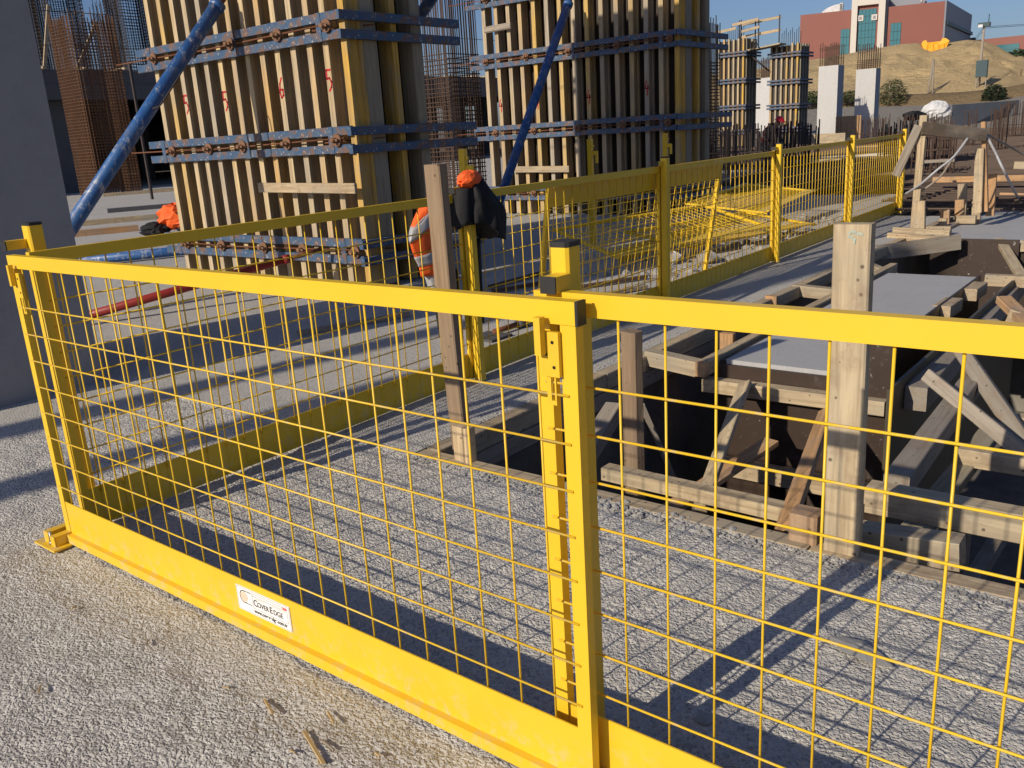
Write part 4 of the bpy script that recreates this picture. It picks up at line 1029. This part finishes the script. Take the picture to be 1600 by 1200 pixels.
# kicked-up concrete patch on the slab and a wood chip beside it
p = G(1345, 1018)
b = MB(); rock(b, (0, 0, .003), .07, 81, .18); o = b.build('concrete_lump', GRAVEL); o.location = p; o.scale = (1.5, .7, 1); o.rotation_euler.z = R(-20); tag(o, 'flat dried mortar blob on the slab behind the right panel', 'rubble lump')
p = G(1100, 1125); b = MB(); rock(b, (0, 0, .004), .028, 83, .3); o = b.build('concrete_lump', GRAVEL); o.location = p; tag(o, 'small dark mortar chip in the shadow of the front post', 'rubble lump')
chips = [(62, 1077, .022, 'yellow wood splinter nearest the lower left corner'), (490, 1168, .075, 'longest pale splinter in front of the toe board, near the bottom edge'), (420, 1105, .04, 'thin splinter left of the long one in front of the toe board'),
         (517, 1122, .03, 'brown wood chip right of the thin splinter'), (498, 1188, .02, 'tan chip at the end of the longest splinter'), (513, 1165, .03, 'dark narrow splinter beside the longest one'), (457, 1175, .012, 'tiny yellow chip left of the longest splinter'), (115, 950, .012, 'tiny yellow chip alone near the left edge'), (353, 1075, .012, 'tiny yellow chip alone in the middle of the foreground'), (230, 1005, .02, 'grey splinter in the foreground slab'), (590, 1180, .012, 'tiny chip right of the splinters at the bottom')]
for i, (px, py, L, lab) in enumerate(chips):
    p = G(px, py, .004); a = random.uniform(-.9, .4); d = P(math.cos(a), math.sin(a), 0)*L
    beam('splinter', p-d, p+d+P(0, 0, .004), L*.10+.003, .004, CHIP if i not in (5, 9) else PINEG, label=lab, cat='splinter', group='wood splinters on the slab', ch=.0008, up=(0, .2, 1))
for i, (xa, ya, xb, yb, Y, lab) in enumerate(((700, 0, 0, 0, 0, ''),)): pass
# dark bars lying in the shade behind the long fence
for xa, ya, xb, yb, lab in ((765, 448, 850, 425, 'thin dark bar lying on the slab behind the second fence panel'), (770, 455, 856, 440, 'brown bar lying next to the thin dark bar'), (465, 520, 640, 490, 'long dark board edge lying in the column shadow'), (880, 452, 1010, 432, 'brown rod lying behind the leaning panel'), (890, 470, 1010, 447, 'weathered board lying behind the leaning panel')):
    beam('bar', G(xa, ya, .03), G(xb, yb, .03), .05, .03, REBAR if 'rod' in lab or 'bar' in lab else PINEG, label=lab, cat='bar', group='bars lying on the slab')

# ------------------------------------------------------------------ hill, road, far building
def far_pt(px, d, z): p = DP(px, 200, d); return Vector((p.x, p.y, z))
def hz(px): return 203-(px-800)*.0616       # horizon row
def zof(px, py, d): return DP(px, py, d).z
us = np.linspace(940, 1960, 150); rows = []
sk = [(940, 135), (1060, 124), (1180, 108), (1215, 103), (1250, 95), (1290, 90), (1320, 84), (1345, 80), (1365, 76), (1395, 70), (1425, 68), (1445, 76), (1470, 68), (1500, 63), (1525, 65), (1545, 72), (1570, 86), (1600, 104), (1660, 128), (1760, 138), (1960, 128)]
bs = [(940, 185), (1180, 160), (1250, 152), (1400, 150), (1500, 146), (1560, 140), (1600, 132), (1660, 135), (1960, 118)]
nv = 46; ND = 112; CO = np.zeros((len(us), nv+14, 3), np.float32)
nA = vnoise(len(us), nv+14, 5, 41); nB = vnoise(len(us), nv+14, 2.2, 42); nC = vnoise(len(us), nv+14, 12, 43)
for i, u in enumerate(us):
    zt = zof(u, np.interp(u, [a for a, _ in sk], [c for _, c in sk]), 134); zb_ = zof(u, np.interp(u, [a for a, _ in bs], [c for _, c in bs]), 98)
    for j in range(nv+14):
        if j < nv:
            t = j/(nv-1); d = 98+36*t; s_ = t**.85; z = zb_+(zt-zb_)*s_
            amp = math.sin(math.pi*min(1, t*1.02))
            z += amp*(1.5*(nA[i, j]-.5)+.8*(nB[i, j]-.5)+1.4*(nC[i, j]-.5)); d += amp*2.2*(nC[i, j]-.5)
        else:
            t = (j-nv+1)/14; d = 134+70*t; z = zt-2.5*t
        p = DP(u, 200, d); CO[i, j] = (p.x, p.y, z)
i = np.arange((len(us)-1)*(nv+13)); a = (i//(nv+13))*(nv+14)+i % (nv+13)
fc = np.stack([a, a+nv+14, a+nv+15, a+1], -1)
structure(rawmesh('sand_hill', CO.reshape(-1, 3), fc, SAND))
# terrace and road below the hill
CO = []; prof = [(60, None, -.07), (70, 190, 0), (80, 176, 0), (88, 163, 0), (93, 158, 0), (96, 157, 0)]
us2 = np.linspace(900, 2000, 60); R1 = np.zeros((len(us2), 5, 3)); R2 = np.zeros((len(us2), 4, 3))
for i, u in enumerate(us2):
    h = hz(u); zb_ = zof(u, np.interp(u, [a for a, _ in bs], [c for _, c in bs]), 98)
    zr = min(zof(u, h-4, 90), zb_-1.0)
    for j, (d, z) in enumerate(((60, -.055), (70, .25*zr), (79, .62*zr), (88, zr*.95), (94, zr))):
        p = DP(u, 200, d); R1[i, j] = (p.x, p.y, z)
    for j, (d, z) in enumerate(((94.0, zr), (95.0, zr+(zb_-zr)*.75+.3*random.random()), (97.0, zb_+.1), (99.5, zb_+.15))):
        p = DP(u, 200, d+.3*random.random()*(j > 0)); R2[i, j] = (p.x, p.y, z+(.001 if j == 0 else 0))
def strip(name, A, mat):
    n_, m_ = A.shape[:2]; i = np.arange((n_-1)*(m_-1)); a = (i//(m_-1))*m_+i % (m_-1)
    return structure(rawmesh(name, A.reshape(-1, 3), np.stack([a, a+m_, a+m_+1, a+1], -1), mat))
strip('dirt_road', R1, DIRTROAD); strip('earth_bank', R2, earth('bank_earth', (.20, .145, .085), (.30, .22, .12), .4))

# building on the hill
D = 190
def bpt(px): p = DP(px, 150, D); return p
pL, pR = bpt(1247), DP(1466, 150, D*.995)
ax = Vector((pR.x-pL.x, pR.y-pL.y, 0)); BW = ax.length; bz = math.atan2(ax.y, ax.x)
bb = thing('red_building', 'red clad building with white portal and teal glass on the hill', 'building', (pL.x, pL.y, 0), bz)
zt0 = zof(1247, 24, D); zb0 = zof(1247, 120, D)-4
def bx_(px): # fraction along front
    return BW*(px-1247)/(1466-1247)
dep = 40
def foot(poly, z0_, z1_):
    n = len(poly); return MB().add([(x, y, z0_) for x, y in poly]+[(x, y, z1_) for x, y in poly], [tuple(reversed(range(n))), tuple(range(n, 2*n))]+[(i, (i+1) % n, (i+1) % n+n, i+n) for i in range(n)])
pbk = Matrix.Rotation(-bz, 3, 'Z') @ (Vector(DP(1508, 150, D+34))-Vector(pL)); bkx, bky = pbk.x, pbk.y
foot([(0, 0), (bx_(1327), 0), (bx_(1327), dep), (10, dep)], zb0, zt0).build('wing', BRICK, bb)
foot([(bx_(1384), 0), (BW, 0), (bkx-.3, bky), (bx_(1384), bky)], zb0, zt0-.2).build('wing', BRICK, bb)
foot([(BW+.01, .02), (BW+.3, .05), (bkx+.1, bky+.1), (bkx-.29, bky+.1)], zb0+2, zt0-.1).build('side_wall', CLADG, bb)
foot([(BW+.35, .6), (BW+.7, .6), (bkx+.5, bky), (bkx+.15, bky)], zt0-4.2, zt0-3.6).build('side_ledge', MULL, bb)
MB().box(bkx+.11, bkx+1.1, bky-1.5, bky+.4, zb0+2, zt0-4.8).build('end_pier', MULL, bb)
zp = zof(1350, -3, D)
b = MB(); b.box(bx_(1328), bx_(1337), -1.2, 9, zb0, zp); b.box(bx_(1369), bx_(1379), -1.2, 9, zb0, zp); b.box(bx_(1337)+.01, bx_(1369)-.01, -1.2, 9, zof(1350, 10, D), zp); b.build('portal', CLADW, bb)
MB().box(bx_(1379)+.01, bx_(1383), 0, 12, zb0, zp-.3).build('portal_side', CLADG, bb)
MB().box(bx_(1340), bx_(1440), 3, 22, zt0-.19, zp-.4).build('rear_block', CLADG, bb)
MB().box(bx_(1337)+.02, bx_(1369)-.02, -.4, 8, zb0, zof(1350, 10, D)-.02).build('portal_back', BRICK, bb)
def glazing(xa, xb, z0_, z1_, nx_, nz_, y):
    g_ = MB().box(xa, xb, y-.05, y, z0_, z1_).build('window', MULL, bb)
    me_ = MB().box(-.5, .5, -.04, 0, -.5, .5).mesh('pane', GLASS)
    for i in range(nx_):
        for j in range(nz_):
            o = bpy.data.objects.new('pane', me_); COL.objects.link(o); o.parent = g_
            cw, chh = (xb-xa)/nx_, (z1_-z0_)/nz_
            o.location = (xa+cw*(i+.5), y-.06, z0_+chh*(j+.5)); o.scale = (cw*.9, 1, chh*.94)
glazing(bx_(1339), bx_(1366), zb0, zof(1350, 16, D), 5, 12, -.45)
glazing(bx_(1312), bx_(1326), zb0, zof(1320, 46, D), 3, 8, -.02)
glazing(bx_(1388.5), bx_(1404), zb0, zof(1395, 37, D), 3, 8, -.02)
for px in (1342, 1363):
    z_ = zof(px, 30 if px == 1342 else 28.5, D); MB().box(bx_(px)-.5, bx_(px)+.5, -.75, -.62, z_-.5, z_+.5).build('emblem', CLADW, bb)
    MB().box(bx_(px)-.22, bx_(px)+.22, -.80, -.755, z_-.25, z_+.25).build('emblem_mark', CLADG, bb)
# roof sign seen from behind, duct and dish
b = MB(); xs_g = np.linspace(bx_(1392), bx_(1439), 12)
b.box(xs_g[0]-.5, xs_g[-1]+1, 3.3, 3.5, zp-.35, zp-.2)
for k, x in enumerate(xs_g):
    b.box(x, x+.22, 3.2, 3.4, zp-.19, zp+1.6)
    if k % 3 != 1: b.box(x+.23, x+1.1, 3.2, 3.4, zp+1.35, zp+1.6)
    if k % 2: b.box(x+.23, x+.9, 3.2, 3.4, zp+.6, zp+.85)
    if k % 4 == 2: b.box(x+.9, x+1.12, 3.2, 3.4, zp-.19, zp+1.34)
    if k % 4 == 3: b.box(x+.23, x+1.1, 3.2, 3.4, zp-.19, zp+.05)
b.build('roof_letters', MULL, bb)
b = MB(); rings = []
for k in range(7):
    a = math.pi/2*k/6; rings.append([Vector((bx_(1276)+4.0*(k/6)**1.5, 6+yy, zt0-.01+zz*math.sin(a*.9+.15))) for yy, zz in ((-1.3, .2), (-1.3, 1.8), (1.3, 1.8), (1.3, .2))])
b.loft(rings, False); b.box(bx_(1276)+4.02, bx_(1306), 4.7, 7.3, zt0+.1, zt0+1.9); b.build('roof_duct', WHITE, bb)
MB().box(bx_(1306)+.02, bx_(1309), 4.8, 7.2, zt0+.2, zt0+1.9).build('duct_mouth', MULL, bb)
b = MB(); rings = [[Vector((bx_(1430)+.1*k, 1.0+.9*math.cos(a)*s_, zt0+.6+.8*math.sin(a)*s_)) for a in [2*math.pi*q_/12 for q_ in range(12)]] for k, s_ in enumerate((.4, .8, 1, 1.0, .8))]
b.loft(rings); b.build('roof_dish', WHITE, bb)
# second building
D2 = 215; p2 = DP(1506, 150, D2); p2b = DP(1597, 150, D2*.99); ax = Vector((p2b.x-p2.x, p2b.y-p2.y, 0)); W2_ = ax.length
b2 = thing('red_building', 'low red building with long teal window right behind the lamp pole', 'building', (p2.x, p2.y, 0), math.atan2(ax.y, ax.x))
z2 = zof(1597, 56, D2)
MB().box(0, W2_, 0, 25, zof(1597, 120, D2), z2).build('wall', BRICK, b2)
MB().box(W2_+.01, W2_+.4, .1, 25, zof(1597, 120, D2), z2-.1).build('side_wall', CLADG, b2)
wv = MB().box(W2_*.42, W2_*.875, -.08, -.01, zof(1560, 105, D2), zof(1560, 71, D2)).build('window', MULL, b2)
me_ = MB().box(-.5, .5, -.05, 0, -.5, .5).mesh('pane', GLASS)
for i in range(9):
    for j in range(4):
        o = bpy.data.objects.new('pane', me_); COL.objects.link(o); o.parent = wv; zlo, zhi = zof(1560, 105, D2), zof(1560, 71, D2)
        o.location = (W2_*.42+W2_*.455/9*(i+.5), -.085, zlo+(zhi-zlo)/4*(j+.5)); o.scale = (W2_*.455/9*.92, 1, (zhi-zlo)/4*.93)

# lamp pole, A-frame pole, orange sheet, box
d = 100
pb0 = DP(1528, 142, d); pt = DP(1538, 40, d)
lp = thing('lamp_pole', 'tall wooden pole with lamp in front of the sand hill', 'pole', pb0)
MB().tube(pb0-Vector((0, 0, .5)), pt, .16, 10, .10).build('pole', PINEG, lp, True)
b = MB(); b.box(pt.x-.5, pt.x+.5, pt.y-.3, pt.y+.3, pt.z-.1, pt.z+.28); b.build('lamp_head', MULL, lp, True)
MB().box(pt.x-.45, pt.x-.05, pt.y-.42, pt.y-.31, pt.z-.15, pt.z+.1).build('lamp_glass', WHITE, lp, True)
b = MB(); b.tube(pt+Vector((.35, 0, .2)), pt+Vector((.35, 0, 1.0)), .04, 6); b.build('spike', MULL, lp, True)
pq = DP(1535, 113, d-1); pz = pq.z
sb = thing('switch_box', 'dark electric box on legs beside the foot of the lamp pole', 'electric box', (pq.x, pq.y, pz-3))
MB().box(-.55, .42, -.25, .25, 2.6, 4.1).build('cabinet', MULL, sb)
b = MB(); b.box(-.5, -.42, -.05, .05, -.5, 2.59); b.box(.32, .40, -.05, .05, -.5, 2.59); b.build('legs', PINEG, sb)
b = MB()
for s_, e in (((1538, 42), (1507, 56)), ((1538, 46), (1500, 68))):
    a_, c_ = DP(*s_, d), DP(*e, 190); m_ = (a_+c_)/2-Vector((0, 0, 1.5)); b.path([a_, m_, c_], .022, 5)
for s_, e, yy in (((1538, 42), (1640, 64), 60), ((1538, 44), (1640, 66), 48)):
    a_, c_ = DP(*s_, d), DP(*e, 150); b.path([a_, (a_+c_)/2+Vector((0, 0, 1.2)), c_], .022, 5)
tag(recenter(b.build('overhead_wire', MULL)), 'sagging overhead wires running from the lamp pole', 'wires')
at = DP(1458, 88, 112); a1_, a2_ = DP(1449, 152, 98), DP(1457, 154, 98)
af = thing('a_frame_pole', 'thin two-legged wooden pole standing against the sand hill', 'pole', a1_)
for q_ in (a1_, a2_): MB().tube(q_, DP(1459, 92, 99), .09, 6).build('leg', PINEG, af, True)
oc = DP(1460, 74, 131)
ot = thing('orange_bucket', 'bright orange digger bucket with two raised corners on top of the sand hill', 'digger bucket', oc)
b = MB(); OL = [(-3.0, .9), (-2.8, 1.5), (-2.1, 1.7), (-1.7, 1.1), (1.4, 1.2), (1.7, 1.8), (2.5, 1.7), (3.3, 1.1), (2.6, -.5), (1.2, -1.7), (-.9, -1.8), (-2.2, -.8)]
Rv = Matrix.Rotation(bz, 3, 'Z'); prof = [(a_, c_) for a_, c_ in OL]
OL = [(a_*.56, c_*.56) for a_, c_ in OL]
b.add([Vector((a_*.9, -.5+.1*math.sin(a_*2), c_)) for a_, c_ in OL]+[Vector((a_*.95, .5, c_*.9)) for a_, c_ in OL], [tuple(range(12)), tuple(reversed(range(12, 24)))]+[(i+12, (i+1) % 12+12, (i+1) % 12, i) for i in range(12)])
for xx in (-1.9, -.6, .7, 1.9): b.box(xx*.5-.12, xx*.5+.12, -.68, -.61, -.7, .35)
for v in range(len(b.v)): b.v[v] = tuple(Rv @ Vector(b.v[v]))
b.build('shell', ORTARP, ot)

# plants
def plant(name, label, cat, c, rad, n, mats, leaf, seed, trunk=True):
    rd = random.Random(seed); t = thing(name, label, cat, c)
    for mi, mt in enumerate(mats):
        b = MB()
        for i in range(n//len(mats)):
            while True:
                v = Vector((rd.uniform(-1, 1), rd.uniform(-1, 1), rd.uniform(-.25, 1)))
                if .3 < v.length < 1.0+.15*rd.random(): break
            p = Vector((v.x*rad[0], v.y*rad[1], v.z*rad[2])); s_ = leaf*rd.uniform(.6, 1.3)
            R_ = Matrix.Rotation(rd.uniform(0, 6.3), 3, 'Z') @ Matrix.Rotation(rd.uniform(-1.2, 1.2), 3, 'X')
            b.add([p+R_ @ Vector(q_) for q_ in ((-s_, 0, 0), (0, -s_*.5, .2*s_), (s_, 0, 0), (0, s_*.5, .2*s_))], [(0, 1, 2, 3)])
        b.build('foliage', mt, t)
    b = MB()
    for k in range(7):
        a = k*.9; b.tube((0, 0, -.4), (rad[0]*.7*math.cos(a), rad[1]*.7*math.sin(a), rad[2]*.7), .05*rad[2]*.4, 5)
    b.build('stems', PINEG, t); return t
plant('bush', 'round dry bush at the foot of the sand hill', 'bush', DP(1395, 155, 94.5), (1.25, 1.1, 1.8), 1500, [DRYF, DRYF, GREENF, DRYF], .13, 1)
plant('shrub', 'low green shrubs left of the left pale column', 'shrub', DP(1262, 158, 93.5), (2.6, .9, .9), 1600, [GREENF], .14, 2)
plant('shrub', 'low green shrub between the two pale columns', 'shrub', DP(1328, 155, 93.5), (1.2, .8, .8), 900, [GREENF, DRYF], .13, 3)
plant('bush', 'small dark bush beside the road, above the grey wall', 'bush', DP(1553, 152, 92), (1.0, .9, 1.1), 1400, [DARKF], .13, 4)
plant('shrub', 'green patch of plants right of the lamp pole', 'shrub', DP(1551, 131, 104), (1.1, .8, .5), 700, [GREENF], .12, 5)
plant('tree', 'dark tree crown behind the right slope of the sand hill', 'tree', DP(1600, 105, 165), (4.6, 3, 2.6), 2600, [DARKF, GREENF], .34, 6)

# grey wall, wrapped bundle, dark sheet, crates
wl, wr = DP(1485, 205, 66), DP(1584, 196, 72); zl, zr_ = DP(1485, 164, 66).z, DP(1584, 157, 72).z
b = MB(); th = Vector((.15, .35, 0))
V_ = [Vector((wl.x, wl.y, -.2)), Vector((wr.x-.9, wr.y-.9, -.2)), Vector((wr.x, wr.y, .9)), Vector((wr.x, wr.y, zr_)), Vector((wl.x, wl.y, zl))]
b.add(V_+[v+th for v in V_], [(0,1,2,3,4), (9,8,7,6,5)]+[(i+5, (i+1) % 5+5, (i+1) % 5, i) for i in range(5)])
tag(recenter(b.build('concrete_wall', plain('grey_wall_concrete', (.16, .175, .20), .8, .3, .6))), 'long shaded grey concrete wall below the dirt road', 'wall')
wp = DP(1463, 170, 66); cp_ = MB()
o = crumple((0, 0, -.12), (.86, .7, .62), 21, 20, 12, .14).build('wrapped_bundle', WHITE); o.location = wp
tag(o, 'white plastic wrapped bundle left of the grey wall', 'wrapped bundle')
sp = DP(1428, 178, 58)
o = crumple((0, 0, -.1), (.66, .5, .26), 23, 16, 8, .25).build('dark_sheet', BLACKC); o.location = sp; tag(o, 'black sheet draped over starter bars left of the white bundle', 'sheet')
cr = DP(1328, 192, 50); ct = thing('crate_stack', 'stack of orange-brown boards between the two pale columns', 'timber stack', (cr.x, cr.y, 0), bz)
for k in range(10): beam('board', cr+Vector((-.6+.13*k, -.2, 0))-Vector((0, 0, .9)), cr+Vector((-.6+.13*k, -.2, .35)), .11, .06, PINEO, ct, up=(0, -1, 0))
cr = DP(1265, 207, 46); beam('board', Vector((cr.x-1.6, cr.y, .35)), Vector((cr.x+1.6, cr.y+.4, .35)), .3, .55, PINE, label='pale board stack lying behind the dark starter bars', cat='board stack')
cr = DP(1283, 183, 60); beam('white_marker', cr-Vector((0, 0, .6)), cr+Vector((0, 0, .5)), .3, .2, WHITE, label='small white post left of the left pale column', cat='marker'); 
for i, (px, py, dd) in enumerate(((1110, 236, 30), (1190, 238, 33), (1330, 232, 30), (1290, 240, 28), (1390, 218, 38))):
    p = DP(px, py, dd); p.z = .15
    beam('board', p-Vector((1.2, .3, 0)), p+Vector((1.2, .1, .05)), .5, .12, [REBAR, PINE, CONCL, PINEG, PINEO][i], label='low %s pile on the ground beyond the long fence, %s' % (['rusty', 'pale timber', 'pale concrete', 'grey timber', 'orange timber'][i], ['below the tall cage', 'near the worker', 'behind the fourth post', 'behind the dark bars', 'near the last post']  [i]), cat='material pile')
beam('plank', DP(1125, 207, 40), DP(1108, 232, 38), .12, .06, PINE, label='pale plank leaning against the foot of the distant formwork', cat='plank')

# unseen posts added behind the camera to throw soft shadow strips across the left
for i, (px_, py_) in enumerate(((-6.98, -8.0), (-5.95, -8.0))):
    t = thing('timber_mast', ['tall timber mast standing behind the viewer, left one', 'tall timber mast standing behind the viewer, right one'][i], 'timber mast', (px_, py_, 0))
    beam('mast', (px_, py_, 0), (px_, py_, 6.6 if i == 0 else 9.0), .26, .20, PINE, t)
